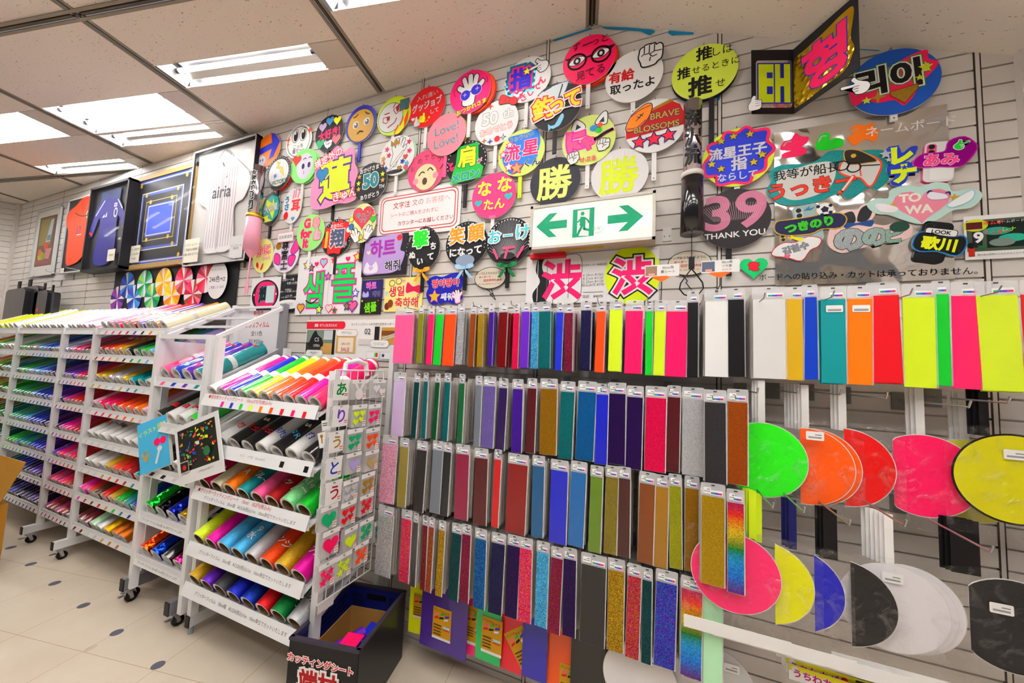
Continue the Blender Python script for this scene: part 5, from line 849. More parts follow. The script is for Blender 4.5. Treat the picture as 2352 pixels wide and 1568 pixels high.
t_ = onY(1222,596,D-.04); mb = MB(); mb.box(t_.x-.01,t_.x+.19,D-.05,D-.003,t_.z+.005,t_.z+.028,'e01428'); tag(mb.build('price_rail',None,tuple(t_)),'red ledge peeking out under the exit sign box','ledge')
# reflective-sheet samples and hangul boards
board('poster','white card holding a black fan cut-out with pink and teal edges','poster',(580,640),(639,714),.012,'f0eeee',lambda W:[('E',W*.5,.48,W*.46,.46,'141216'),('P',[(W*.25,.0),(W*.75,.0),(W*.8,.3),(W*.2,.3)],'141216'),('B',[(W*.15,.5),(W*.3,.85),(W*.7,.85),(W*.88,.6),(W*.85,.25),(W*.6,.1),(W*.25,.15)],'f0106a'),('T','輝',W*.5,.5,.55,'101418',.045,[('1a8a98',.05)],0,1.1),('R',W*.68,.5,W*.28,.5,'c8d8d8',[('1a8a98',.01)],.03),('E',W*.12,.5,.03,.03,'e8a0b0'),('E',W*.88,.5,.03,.03,'w')],t=.003)
board('poster','black card with white text and a white oval note beside the sample fan card','poster',(638,634),(692,715),.01,'1c1c24',lambda W:[('T','反射シート黒',W*.42,.88,.085,'w',.012),('T','を使った作例',W*.6,.78,.085,'w',.012),('T','文字部分に\n反射シート黒 使用しました',W*.46,.58,.06,'w',.006),('T','A（日）通常\nB（日）暗室でフラッシュ撮影',W*.5,.42,.05,'w'),('E',W*.5,.2,W*.46,.13,'w'),('T','日光等光に当たると\n白っぽく光ります',W*.5,.2,.05,'5a5a5a')],t=.003)
board('price_card','small pink-edged card hung over the purple-edged fan','card',(639,535),(673,553),.034,'f0a0b0',lambda W:[('R',W/2,.5,W-.12,.84,'f4f0f0'),('T','反射黒使用',W/2,.5,.42,'3a3a3a')],t=.002)
GS = '00d858'
board('poster','large white two-panel poster with bold green hangul and hearts','poster',(688,592),(825,720),.014,'efedee',lambda W:[('T','샘',W*.28,.42,.72,GS,.025,[('1a4a3a',.012),('ff1a9a',.06)],0,.85),('T','플',W*.74,.5,.78,GS,.02,[('1a4a3a',.01),('ff1a9a',.05)],0,.85),('C',[(W*.17,.24),(W*.26,.19),(W*.36,.26)],.025,'1a3a2a'),('H',W*.72,.68,.05,'ff1a9a'),('S',W*.14,.86,.07,'e8e020',[('5a1a90',.015)]),('S',W*.22,.8,.06,'D',[('5a1a90',.015)]),('H',W*.3,.86,.05,'p'),('H',W*.41,.88,.07,'8ac8e8',[('p',.02)]),('S',W*.57,.9,.05,'O',[('p',.012)]),('H',W*.78,.9,.05,'p'),('S',W*.92,.92,.07,'e8e020',[('p',.02)]),('H',W*.1,.12,.08,'e8a010',[('5a1a90',.015)]),('S',W*.4,.08,.07,'l',[('2a2a90',.015)]),('H',W*.55,.1,.07,'W',[('p',.012)]),('S',W*.64,.06,.05,'G',[('p',.012)]),('H',W*.9,.13,.09,'P',[('5a1a90',.015)]),('S',W*.82,.12,.06,'D',[('2a2a90',.015)]),('S',W*.5,.63,.06,'P',[('2a2a90',.015)]),('S',W*.93,.33,.06,'w',[('2a3ac0',.015)]),('L',[(W*.52,0),(W*.52,1)],.006,'c8c4c4')],t=.005)
board('sign_board','black square board with glossy purple hangul in gold outline','sign',(836,546),(932,629),.02,'1a1622',lambda W:[('B',[(.05,.1),(.05,.75),(.12,.95),(.6,.98),(W*.82,1.0),(W*.88,.85),(W*.85,.6),(W*.95,.5),(W*.8,.1),(.5,.05)],'b89ad8'),('T','하트',W*.46,.68,.5,'a818b8',.05,[('e8d8a0',.014),('3a1a5a',.025)],.03,.95),('H',W*.14,.6,.06,'e8e0b0'),('B',[(.1,.1),(.15,.36),(.3,.25),(.45,.36),(.5,.1)],'f0ecf4'),('H',.3,.2,.07,'c8a8e0'),('T','해줘',W*.7,.23,.3,'1a1a2e',.03,[('f0e8f4',.05)],.05),('E',W*.82,.9,.08,.07,'e8202a')],t=.004)
board('sign_board','small purple card with pink hangul under the black hangul board','sign',(833,644),(877,683),.01,'2a2468',lambda W:[('T','하트',W*.45,.68,.5,'f06ab8',.05,[('8a5ac8',.04)],.03,.9),('B',[(.08,.08),(.12,.38),(.3,.25),(.45,.38),(.5,.08)],'b8b0e8'),('T','해줘',W*.72,.22,.34,'1a1a3e',.03,[('b8b0e8',.04)])],t=.003)
board('sign_board','small dark card with lime hangul under the purple card','sign',(828,686),(874,721),.01,'22221e',lambda W:[('T','샘플',W*.5,.45,.72,'7ae010',.05,[('0a3a0a',.02)],.1,.85),('S',.15,.85,.1,'l'),('S',W*.85,.85,.08,'Q'),('S',W*.5,.1,.08,'d')],t=.002)
board('sign_board','pale yellow birthday board with red hangul and glasses','sign',(886,640),(968,714),.01,'f4e68a',lambda W:[('T','생일',W*.32,.6,.36,'e01818',.035,[('f8f4e0',.03)],.05),('T','축하해',W*.6,.26,.36,'e01818',.03,[('f8f4e0',.03)],0,.95),('B',[(W*.58,.55),(W*.6,.85),(W*.75,.72),(W*.92,.75),(W*.95,.5),(W*.78,.58)],'e01448',[('f8d0d8',.02)]),('O',.26,.85,.1,.09,.018,'6a5a4a'),('O',.5,.9,.1,.09,.018,'6a5a4a'),('H',W*.5,.9,.06,'f0a0b8'),('E',.12,.16,.09,.11,'6a2a10'),('E',.24,.24,.1,.12,'8a3a18'),('E',.08,.55,.06,.06,'b8e0e8'),('O',W*.9,.45,.04,.04,.012,'3a3a3a')],t=.004)
cut('sign_board','blue splash-shaped board with red hangul and a yellow star','sign',1021,664,72,smooth([(-1.35,-.3),(-1.2,.2),(-1.35,.6),(-.8,.9),(-.2,.8),(.5,1),(1.1,.95),(1.35,.4),(1.15,-.1),(1.35,-.55),(.9,-.95),(.3,-.85),(-.3,-.95),(-1,-.9)],4),'2a2ac8*',[('T','팡야팡야',.05,.4,.62,'f01828',.05,[('c8dcf8',.06)],.03,.98),('S',-.72,-.45,.4,'d8c010',[('ff5a90',.04)]),('T','쌔워',.18,-.48,.55,'f4f4fa',.05,[('3a3ad0',.04)]),('G','open',.95,-.5,.4,'f8f0f8',.05,.2,1,'e86ab0')],.012)
def bubble(cx,cy,hpx,label,lines,off=.012,tail=None):
    pts = ell(0,.1,1.35,.85,0,36); cut('speech_bubble_card',label,'card',cx,cy,hpx,pts,'d8ccb8',[('T',l,x,y,h,c,b) for l,x,y,h,c,b in lines],off,.002,'k',border=[('k',.045)])
    mb = Art(1); p = onY(cx,cy,D-off); s = (onY(cx,cy-hpx/2,D-off).z-onY(cx,cy+hpx/2,D-off).z)/2
    o = COL.objects[-1]; A = Art(s); A.z = .0004; A.draw([('L',[(x,y),(x2,y2)],.06,'k') for (x,y),(x2,y2) in zip(tail,tail[1:])]); A.build('tail', o)
BL = [('サンプルうちわのように',-.1,.5,.24,'3a1a1a',.015),('オーダーで',-.45,.2,.24,'d02020',.02),('切文字作れます',.25,-.08,.26,'d02020',.02),('詳しくは、切文字カウンターまで',0,-.38,.15,'8a3a2a',0)]
bubble(1125,641,56,'beige speech bubble card beside the green-ribbon fan',BL,tail=[(-.3,-.75),(.35,-1.25),(.05,-1.2),(.6,-1.7),(.15,-.75)])
bubble(1583,607,64,'beige speech bubble card behind the hanging strap loop',BL,tail=[(-.4,-.75),(-.1,-1.2),(-.2,-1.3),(.15,-1.8)])
for cx,cy,w,Y,label,sw,txt in ((1520,621,80,1.68,'small price card showing a matt brown swatch with an orange arrow','9a7a60',['30cm角','黒シート']),(1654,611,90,1.66,'small price card showing a glossy grey swatch with an orange arrow','5a6478~',['30cm角','ツヤ黒','シート'])):
    p = onY(cx,cy,Y); q = onY(cx+w/2,cy,Y); u = (q.x-p.x); t = thing('price_card',label,'card',M=Matrix.Translation(p) @ ROT90)
    A = Art(u); A.prism([(-u,-u*.38),(u,-u*.38),(u,u*.38),(-u,u*.38)],-.0015,0,'e6e2e0'); A.draw([('R',-.62,0,.68,.6,sw),('R',-.6,-.22,.36,.12,'f0a090')]+[('T',s,.35,(.18,-.1)[i] if len(txt)==2 else (.24,0,-.22)[i],.24 if len(txt)==2 else .2,'5a5a5a') for i,s in enumerate(txt)]); A.build('card',t)
    A = Art(u); A.prism([(x*u,y*u) for x,y in ((-.5,-.36),(.35,-.36),(.35,-.42),(.55,-.42),(0,-.72),(-.62,-.44),(-.5,-.42))],.0005,.0015,'f06a1a'); A.build('arrow',t)
    mb = MB(); mb.path([(0,-u*.35,-.003),(.0,-u*1.15,-.004),(.0,-u*1.3,-(D-Y)+.003)],.0022,'3a3a3e',6); mb.build('arm',t)
cut('heart_card','green heart card with a red character beside the dark 39 fan','card',1731,611,44,heart(0,-.1,1.25),'00d070',[('T','竜',0,-.02,1.0,'ff1030',.1,[('5a1418',.06)],-.08)],.016)
p = onY(1532,539,D); t = thing('wall_bracket','small white metal bracket screwed on beside the exit sign','bracket',(p.x,D,p.z)); mb = MB(); mb.box(p.x-.021,p.x+.021,D-.005,D-.0005,p.z+.0,p.z+.035,'dcd8d4'); mb.box(p.x-.021,p.x+.021,D-.006,D-.0005,p.z-.034,p.z-.001,'dcd8d4')
for dx in (-.012,.012): mb.tube((p.x+dx,D-.007,p.z-.01),(p.x+dx,D-.0062,p.z-.01),.003,'5a5a5a',8)
mb.build('plate',t,(p.x,D,p.z))
# ---- megaphone tubes
def mega(label, top, mid, bot, r, body, cone, off, txt):
    a, b, c = onY(*top,D-off), onY(*mid,D-off), onY(*bot,D-off); x, y = b.x, D-off; org = (x,y,c.z); t = thing('cheer_megaphone', label, 'megaphone', org)
    mb = MB(); mb.lathe([(0,b.z),(r,b.z),(r,a.z),(0,a.z)],mat('c4bcc8','metal',.18),20,Matrix.Translation((x,y,0))); side_smooth(mb.build('tube',t,org))
    mb = MB(); mb.lathe([(r*1.02,b.z-.004),(r*1.22,b.z-.004),(r*1.22,b.z+.02),(r*1.02,b.z+.02)],'d8d0c8' if body == 'k' else 'd8b040=',20,Matrix.Translation((x,y,0))); side_smooth(mb.build('collar',t,org))
    mb = MB(); mb.lathe([(0,b.z-.004),(r*1.18,b.z-.004),(r*1.22,(b.z+c.z)/2),(r*1.26,c.z),(r*1.1,c.z),(0,c.z+.004)],cone,24,Matrix.Translation((x,y,0))); side_smooth(mb.build('horn',t,org))
    A = Art(r); Hh = a.z-b.z; A.draw([('V',txt,0,Hh/2/r,Hh/r/len(txt)*.86,'k',.05,[] if body == 'k' else [('w',.06)])]); A.v = [(x+(r+z)*math.sin(u/r*.9), y-(r+z+.0006)*math.cos(u/r*.9), b.z+v) for u,v,z in A.v]; A.build('lettering',t,org)
    return t, Vector((x,y,c.z))
t, e = mega('black and silver cheering megaphone tube with vertical lettering hanging by the 39 fan',(1597,236),(1590,408),(1585,538),.040,'k',mat('0e0e12','gloss'),.10,'深沢流')
mb = MB(); mb.tube((e.x,e.y,e.z),(e.x,e.y,e.z-.11),.0018,'1a1a1c',6); mb.box(e.x-.012,e.x+.012,e.y-.006,e.y+.006,e.z-.165,e.z-.11,'1a1a1c'); lp = [(e.x+.055*math.sin(q)*(.35+.65*min(1,abs(q/PI*1.1))) if 0 else e.x+dx, e.y, e.z-.165-dz*.55) for q,dx,dz in ((0,0,0),(0,.02,.05),(0,.045,.12),(0,.05,.17),(0,.03,.22),(0,0,.235),(0,-.03,.22),(0,-.05,.17),(0,-.045,.12),(0,-.02,.05),(0,0,0))]; mb.path(lp,.003,'1a1a1c',6); mb.build('strap',t,(e.x,e.y,e.z))
t, e = mega('pink megaphone tube with white-edged lettering beside the pinstripe jersey frame',(590,385),(584,500),(577,574),.046,'p',mat('f4a8c0','plain',.3),.10,'藤澤勇司')
mb = MB(); mb.lathe([(.055,e.z),(.012,e.z-.06),(0,e.z-.06)],mat('f0a0b8','plain',.4),18,Matrix.Translation((e.x,e.y,0))); mb.path([(e.x,e.y,e.z-.06),(e.x-.005,e.y,e.z-.2),(e.x-.012,e.y,e.z-.36)],.006,'f0a8bc',6); mb.box(e.x-.03,e.x+.012,e.y-.003,e.y+.003,e.z-.36,e.z-.27,'f0a8bc'); mb.build('strap',t,(e.x,e.y,e.z))
# ---- folded two-panel hangul board with gloves
f0, f1 = onY(1724,105,D-.05), onY(1829,109,D-.02); fb = onY(1819,259,D-.02); X0f,X1f = f0.x, (f1.x+fb.x)/2; zt, zb_ = f1.z, fb.z
rr = onY(1971,50,1.70); X2f = rr.x; t = thing('folded_board','black folded board with lime and pink hangul and white glove cut-outs','sign',(X1f,D-.02,zb_)); h = zt-zb_
def fpanel(xa,ya,xb,yb,base,items,name):
    a = Vector((xa,ya,0)); b = Vector((xb,yb,0)); w = (b-a).length; A = Art(h); A.prism([(0,0),(w,0),(w,h),(0,h)],-.004,0,base); A.draw(items(w/h)); o = A.build(name,t); ex_ = (b-a).normalized(); ez = Vector((0,0,1)); n = ex_.cross(ez)
    o.matrix_local = Matrix.Translation((xa-X1f,ya-(D-.02),0)) @ Matrix(((ex_.x,0,n.x,0),(ex_.y,0,n.y,0),(0,1,0,0),(0,0,0,1)))
fpanel(X0f,D-.07,X1f,D-.012,'141214',lambda W:[('R',W*.53,.46,W*.86,.74,'c8c0bc+',(),.04),('R',W*.54,.47,W*.76,.6,'c8dc10',[('1428a8',.02)]),('R',W*.54,.47,W*.03,.6,'1428a8'),('P',[(W*.36,.64),(W*.5,.64),(W*.5,.55),(W*.36,.55)],'1428a8'),('P',[(W*.36,.42),(W*.5,.42),(W*.5,.3),(W*.36,.3)],'1428a8'),('P',[(W*.68,.77),(W*.77,.77),(W*.77,.55),(W*.68,.55)],'1428a8'),('P',[(W*.68,.42),(W*.77,.42),(W*.77,.17),(W*.68,.17)],'1428a8')],'panel')
fpanel(X1f,D-.012,X2f,1.70,'141214',lambda W:[('B',[(.0,.78),(.2,.84),(W*.5,.86),(W*.8,.9),(W*.95,.85),(W*.9,.5),(W*.94,.3),(W*.8,.1),(W*.5,.08),(.1,.06),(.0,.15)],'c8a020+'),('T','형',W*.5,.47,.78,'ff1060',.05,[('1428a8',.025)],0,1.0)],'panel')
for nm,(u,v),Yg,s,kind,fl in (('glove',(1733,238),D-.085,.036,'thumb',1),('glove',(1966,198),1.68,.046,'point',1)):
    g = onY(u,v,Yg); A = Art(s); pts = [(x*s,y*s) for x,y in smooth(GLOVE[kind][0],4)]; A.draw([('G',kind,0,0,1,'f2f0f0',.06,0,fl),]); o = A.build(nm,t); o.matrix_local = Matrix.Translation((g.x-X1f,g.y-(D-.02),g.z-zb_)) @ ROT90
# ---- silver name board and the stickers fixed to it
board('name_board','large crumpled silver mirror sheet displaying name stickers','sign',(1778,306),(2194,641),.010,mat('d0ccc8','mirror'),lambda W:[('B',[(0.033,0.882),(0.050,0.932),(0.089,0.943),(0.112,0.977),(0.145,0.949),(0.179,0.938),(0.173,0.904),(0.145,0.882),(0.167,0.865),(0.162,0.831),(0.100,0.820),(0.045,0.826),(0.045,0.854),(0.089,0.865)],'ff0a60'),('B',[(0.212,0.865),(0.234,0.932),(0.257,0.949),(0.285,0.938),(0.285,0.893),(0.312,0.904),(0.346,0.887),(0.340,0.842),(0.246,0.837)],'0ad018'),('B',[(0.368,0.898),(0.396,0.910),(0.379,0.938),(0.413,0.966),(0.458,0.954),(0.491,0.966),(0.491,0.932),(0.513,0.910),(0.497,0.842),(0.452,0.865),(0.402,0.837),(0.379,0.865)],'ff7a08'),('T','ネームボード',W*.8,.905,.074,'e8e4e4',.012,(),-.02),('C',[(0.050,0.904),(0.067,0.926),(0.089,0.926)],.008,'w'),('C',[(0.229,0.898),(0.246,0.926),(0.268,0.926)],.008,'w'),('C',[(0.379,0.910),(0.391,0.932),(0.413,0.938)],.008,'w'),('T','ボードへの貼り込み・カットは承っておりません。',W*.5,.05,.049,'141414',.008,(),-.015)],t=.002)
CL = smooth([(-1.9,-.3),(-1.75,.1),(-1.8,.5),(-1.4,.72),(-.4,.65),(.1,1),(.6,.95),(.9,.8),(1.1,.85),(1.7,.75),(1.95,.4),(1.8,0),(1.85,-.4),(1.5,-.75),(1.3,-.6),(.9,-.9),(.6,-.95),(.4,-.7),(-.2,-.95),(-.9,-1),(-1.5,-.85)],4)
cut('name_sticker','teal glitter cloud sticker with red kana, umbrella and pirate hat','sticker',1896,406,115,CL,'1a9090*',[('B',[(-1.55,-.2),(-1.5,.45),(-.9,.5),(-.4,.6),(.2,.55),(.3,.0),(0,-.55),(-.8,-.8),(-1.3,-.65)],'dcd8d2'),('T','我等が船長',-.6,.32,.48,'141414',.02,(),.04),('T','うっきー',-.45,-.3,.8,'f03010',.05,[('141414',.03)],.06),('B',[(.45,.15),(.6,.55),(1.1,.7),(1.6,.3),(1.5,-.2),(1.3,-.55),(1.05,-.2),(.75,-.1)],'d8d4d0',[('f04010',.06)]),('L',[(.85,-.1),(.5,-.65),(.4,-.7)],.12,'f04010'),('L',[(.82,-.12),(.5,-.62)],.06,'e8e4e0'),('L',[(1.0,.6),(1.05,-.15)],.04,'f04010'),('B',[(.6,.9),(1.0,.85),(1.5,.4),(1.25,.35),(.7,.4)],'241a14',[('c89a20',.03)]),('E',.85,.68,.08,.08,'d8a820'),('O',.5,.35,.2,.18,.045,'141414'),('O',.85,.22,.2,.18,.045,'141414'),('L',[(1.05,.25),(1.6,.2)],.04,'141414')],.016)
cut('name_sticker','lime katakana sticker edged in blue with silver star','sticker',2067,380,94,smooth([(-.55,.8),(-.3,.98),(.0,.9),(.1,.6),(.4,.85),(.65,.8),(.5,.4),(.2,.12),(.7,.05),(.75,-.2),(.35,-.3),(.2,-.8),(-.1,-1),(-.35,-.8),(-.1,-.35),(-.45,-.25),(-.45,.0),(-.25,.15),(-.3,.4)],3),'1a3ac0',[('T','レ',.08,.5,1.05,'dcf010',.1,[('1a3ac0',.1)]),('T','ナ',.12,-.4,1.05,'dcf010',.1,[('1a3ac0',.1)]),('S',-.5,.65,.25,'c8c8d0*'),('S',-.4,.35,.14,'c8c8d0*'),('S',.15,-.12,.14,'1a3ac0')],.02)
def phone(cx,cy,h,rot,body,edge,label,off,items,extra):
    p = onY(cx,cy,D-off); s = (onY(cx,cy-h/2,D-off).z-onY(cx,cy+h/2,D-off).z)/2; t = thing('phone_sample',label,'sticker',M=wallM(p.x,p.z,off) @ Matrix.Rotation(rot,4,'Z'))
    A = Art(s); A.prism([(x*s,y*s) for x,y in rrect(0,0,1.1,2,.22)],-.008,0,body,edge); A.draw([('R',-.3,.62,.36,.55,edge,(),.12),('E',-.3,.76,.12,.12,'141414'),('E',-.3,.48,.12,.12,'141414')]+items); A.build('phone',t)
    for nm,pts,c,bd,its in extra: A = Art(s); q = ccw(pts); A.prism([(x*s,y*s) for x,y in grow_poly(q,bd[1])],.001,.003,bd[0],'w'); A.z = .0032; A.shape(q,c); A.draw(its); A.build(nm,t)
phone(2157,371,92,-.08,'e8e4e6','f0508a','white phone with pink edge under a magenta kana sticker',.018,[('R',.1,-.55,.8,.7,'f4f2f2',(),.1)],[('name_sticker',smooth([(-.8,-.2),(-.9,.1),(-.6,.4),(-.1,.4),(.2,.5),(.3,.95),(.8,1.1),(1.2,.7),(1.2,.4),(1.0,.0),(.7,-.3),(0,-.25)],3),'a01090=',('c018a0',.05),[('T','あみ',.05,.08,.72,'ff4a90',.06,[('f4e8f0',.04)]),('G','point',.7,.75,.3,'1ad03a',.03,.4,-1,'w')])])
cut('name_sticker','pink heart-cloud sticker with white letters, wings and a unicorn','sticker',2116,468,93,smooth([(-1.9,-.05),(-2.0,.3),(-1.6,.5),(-1.2,.45),(-1.1,.85),(-.6,1),(0,.85),(.5,1),(.95,.85),(1.1,.45),(1.6,.5),(2.0,.35),(2.05,0),(1.7,-.4),(1.1,-.45),(.6,-.8),(0,-1),(-.6,-.75),(-1.2,-.4),(-1.6,-.3)],4),'bfe0d8',[('P',[(x*1.05,y*.95) for x,y in heart(0,-.02,.98)],'e8869c'),('T','TO',-.4,.35,.62,'f4ece0',.06),('T','WA',-.1,-.25,.62,'f4ece0',.06),('B',[(.2,.35),(.35,.55),(.5,.5),(.85,.35),(.9,.15),(.4,.15)],'f4f0f8',[('8a6ac0',.02)]),('C',[(.4,.55),(.3,.6),(.22,.5)],.06,'8a6ac8'),('C',[(.85,.4),(.98,.45),(1.0,.3)],.06,'8a6ac8'),('S',-1.05,.05,.18,'d8a020'),('S',1.15,.15,.2,'d8a020'),('B',[(-1.7,.2),(-1.3,.15),(-.85,-.1),(-1.0,-.3),(-1.5,-.2)],'f4f0f4'),('B',[(.9,-.2),(1.1,.0),(1.7,.4),(1.8,.2),(1.6,-.1),(1.1,-.3)],'f4f8fa',[('8ac8e0',.03)])],.018)
phone(1856,513,88,.12,'9ab0b0','b8c8c8','grey phone with football and green kana sticker on a gold edge',.016,[('P',[(-.1,.7),(.2,.9),(.15,.75),(.4,.8),(.2,.65)],'2a8aa8')],[('football',ell(.75,.55,.34,.34),'f2f2f2',('c8a020',.03),[('S',.75,.55,.18,'1a1a3a',(),0,5,.75),('E',.5,.75,.08,.08,'1a1a3a'),('E',1.0,.7,.08,.08,'1a1a3a'),('E',.6,.3,.08,.08,'1a1a3a'),('E',.95,.35,.08,.08,'1a1a3a')]),('name_sticker',smooth([(-1.4,-.1),(-1.3,.35),(-.8,.35),(0,.3),(.7,.3),(1.3,.2),(1.5,-.15),(1.2,-.5),(.5,-.4),(0,-.55),(-1,-.4)],3),'1a1a4a',('c8a020',.05),[('T','つきのり',0,-.08,.58,'3ac020*',.09,[('0a3a10',.02)],.02)])])
cut('name_sticker','pink-edged sticker of silver kana shaped as a bunny with bow and frog','sticker',1985,527,118,smooth([(-1.1,-.5),(-1.05,.1),(-.9,.4),(-1.0,.6),(-.6,.85),(-.2,.8),(0,1),(.3,.95),(.35,.6),(.2,.3),(.3,.2),(.6,.1),(1.0,.2),(1.35,.0),(1.3,-.4),(.9,-.55),(.3,-.6),(-.2,-.75),(-.7,-.85)],4),'e8c4c0',[('B',[(-.75,.6),(-.35,.75),(-.25,.35),(-.5,.25),(-.55,.5)],'24262a'),('B',[(-.2,.35),(-.1,.8),(.15,.95),(.25,.7),(.1,.35)],'24262a'),('B',[(-.6,.32),(-.55,.1),(-.2,.2),(.2,.1),(.25,.35),(-.2,.28)],'1a4a8a'),('T','の',-.45,-.35,1.05,'a8b0b0*',.13,[('141414',.03)]),('T','の',.3,-.32,.85,'a0b8b0*',.12,[('141414',.03)]),('T','ピ',.85,-.32,.62,'90b8a8*',.1,[('141414',.03)]),('E',1.0,.0,.28,.2,'1a4a3a')],.017)
phone(2144,556,94,-.25,'16161a','2a2a2e','black phone with yellow kanji sticker and two googly eyes',.018,[],[('name_sticker',smooth([(-.7,-.25),(-.6,.35),(-.1,.4),(.5,.3),(.95,.4),(1.1,.0),(.9,-.5),(.2,-.4),(-.4,-.5)],3),'101014',('1a7ac0',.06),[('T','歌川',.18,-.06,.72,'e8f010',.06)]),('name_sticker',rrect(.15,.5,1.1,.3,.1),'f2f0f0',('141414',.03),[('T','LOOK',.15,.5,.28,'141414',.04)])])
phone(1812,563,60,.1,'8a8a92','c0a040','small phone with white hangul sticker and yellow arrow',.016,[('E',.15,.6,.2,.2,'d8a070')],[('name_sticker',smooth([(-1.1,-.6),(-.9,-.1),(-.3,.2),(.4,.1),(1.2,.4),(1.9,.1),(1.7,-.4),(1.2,-.6),(.6,-1.3),(-.2,-.9)],3),'f0ecec',('c01a28',.06),[('T','김철수',.35,-.3,.66,'8a8e94',.07,[('3a3a40',.03)],.15),('P',[(.1,.3),(.2,.75),(.32,.6),(.95,.35),(.75,.1),(.2,.45)],'e8e010'),('H',-.2,-.85,.2,'f06080')])])
board('photo_print','white-bordered photo print of the sticker board at the end of the wall','photo',(2213,498),(2400,588),.012,'efedec',lambda W:[('R',W*.5,.54,W*.94,.72,'4a5a44'),('R',W*.55,.55,W*.52,.6,'10201c'),('E',.18,.78,.2,.14,'c8d020'),('R',.16,.77,.26,.16,'5a1420'),('R',.2,.45,.16,.36,'141420'),('T','9',.22,.5,.36,'f0f0f0',.05),('R',.1,.18,.1,.22,'c02010'),('E',.1,.32,.06,.07,'101010'),('T','ネムボ',W*.38,.82,.12,'f03020',.03),('T','ネームボード',W*.6,.82,.08,'e8e8e8'),('E',W*.42,.62,.22,.09,'2a9a8a'),('T','うっきー',W*.42,.6,.12,'f03020',.02),('T','レナ',W*.58,.64,.13,'9ae010',.02),('E',W*.62,.45,.22,.09,'2ab090'),('E',W*.48,.36,.2,.09,'7a8a84'),('R',.26,.28,.12,.06,'1a6a3a'),('T','展示品は実際のうちわ大サイズです',W*.45,.1,.05,'4a4a4a')],t=.002)
# ---- shop poster, film sign, colour wheels
board('poster','shop poster with red banner, four photos and white speech bubbles','poster',(706,735),(908,829),.012,'f0eeec',lambda W:[('R',0.690,.86,1.380,.2,'e01830',(),.09),('R',0.300,.86,0.600,.2,'e01830'),('T','店舗・オフィスにオススメ！',0.690,.86,.1,'w',.03,(),0,.72),('T','カッティングシート®で切り文字オーダー',W*.74,.88,.08,'2a2a2a'),('R',0.540,.42,1.020,.64,'7a8a7a'),('R',0.300,.25,0.540,.3,'2a2620'),('R',0.825,.25,0.450,.28,'c89a50'),('B',[(0.150,0.300),(0.240,0.600),(0.360,0.720),(0.450,0.600),(0.600,0.500),(0.630,0.300)],'16161a'),('R',0.840,.6,0.360,.24,'c8d0d0'),('R',1.020,.42,0.090,.64,'241c16'),('T','CS',0.420,.48,.16,'f0f0f0'),('T','OPEN',0.420,.32,.1,'e8e0d0',.01),('R',0.360,.12,0.600,.16,'f4f2f0',[('8a8a8a',.006)],.07),('T','店舗の営業時間や\nお知らせに',0.360,.12,.04,'4a4a4a'),('R',1.440,.45,0.660,.6,'d8a860'),('R',1.440,.36,0.510,.36,'f0e4d0'),('T','30% OFF',1.440,.38,.09,'c04a20',.01),('T','SALE',1.440,.24,.15,'c81a20',.015),('R',1.455,.66,0.690,.16,'f4f2f0',[('8a8a8a',.006)],.07),('T','期間限定の貼り出しに\nワンポイントの飾りに',1.455,.66,.04,'5a4a4a'),('T','02',2.130,.7,.22,'3a3a3a'),('R',2.100,.44,0.480,.14,'d8d4d0'),('R',2.430,.64,0.150,.36,'22201e'),('R',W-.24,.6,.44,.4,'c8923a'),('R',W-.24,.66,.44,.12,'7a4a1a'),('P',[(W-.42,.56),(W-.05,.66),(W-.05,.58),(W-.42,.48)],'e0d8cc'),('T','INFORMATION',W-.24,.57,.06,'1a1a1a',.006,(),.25),('R',W-.5,.4,.56,.17,'f4f2f0',[('8a8a8a',.006)],.08),('T','オフィスデザインにも\nマドやガラス面に',W-.5,.4,.042,'5a4a4a'),('R',W-.68,.12,.38,.16,'f4f4f4',[('a0a0a0',.005)]),('R',W-.24,.12,.38,.16,'f4f4f4',[('a0a0a0',.005)]),('R',W-.6,.13,.05,.1,'g'),('R',W-.55,.13,.05,.1,'r'),('S',W-.36,.12,.06,'n')],t=.003)
board('notice_sign','white film price sign in red print standing behind the narrow frame rack','sign',(549,714),(634,812),.03,'efedee',lambda W:[('T','新発売',W*.5,.94,.13,'d02028',.02),('T','レンズフィルム',W*.5,.66,.17,'d02028',.02,(),.02,.8),('T','全11色',W*.5,.46,.15,'4a4a4a',.008),('T','¥3,950/m',W*.5,.26,.15,'4a4a4a',.008),('T','10cm ¥440',W*.5,.08,.12,'4a4a4a')],t=.003)
def wheel(x,y,r,cols,seed):
    n = 16; return [('P',[(x,y)]+[(x+r*math.cos(2*PI*(i+j/3)/n), y+r*math.sin(2*PI*(i+j/3)/n)) for j in range(4)], cols[(i*7+seed)%len(cols)] if i % 4 else 'f0f0f0') for i in range(n)]
hues = [['6a1a90','4a1a7a','8a3ab0','a02a9a'],['1a3ab0','2a6ad0','4a3ac0','2a8ad8','3a9ae8','1a2a90'],['0a8a4a','2ab050','8ad8b0','a8d820','5ac090','1a9a70'],['f0d010','f8e860','ffb010','ff8a10','e8a020','f8c850'],['e81828','ff2a5a','f05080','c01838','ff6a90','a05038']]
board('poster','black poster of overlapping colour-wheel discs above the rack top','poster',(266,624),(540,702),.012,'1a1a1e',lambda W:[q for k in range(10) for q in wheel(W*(.05+.083*k), .28 if k % 2 == 0 else .62, .33, hues[min(4,(k+1)//2)], k)]+[('E',W*.88,.55,.34,.4,'f0eeee'),('T','カッティングシート',W*.88,.78,.06,'4a4a4a'),('T','246色+α',W*.88,.58,.16,'2a2a2a',.01),('T','ご用意しています',W*.88,.4,.07,'4a4a4a')],t=.004)
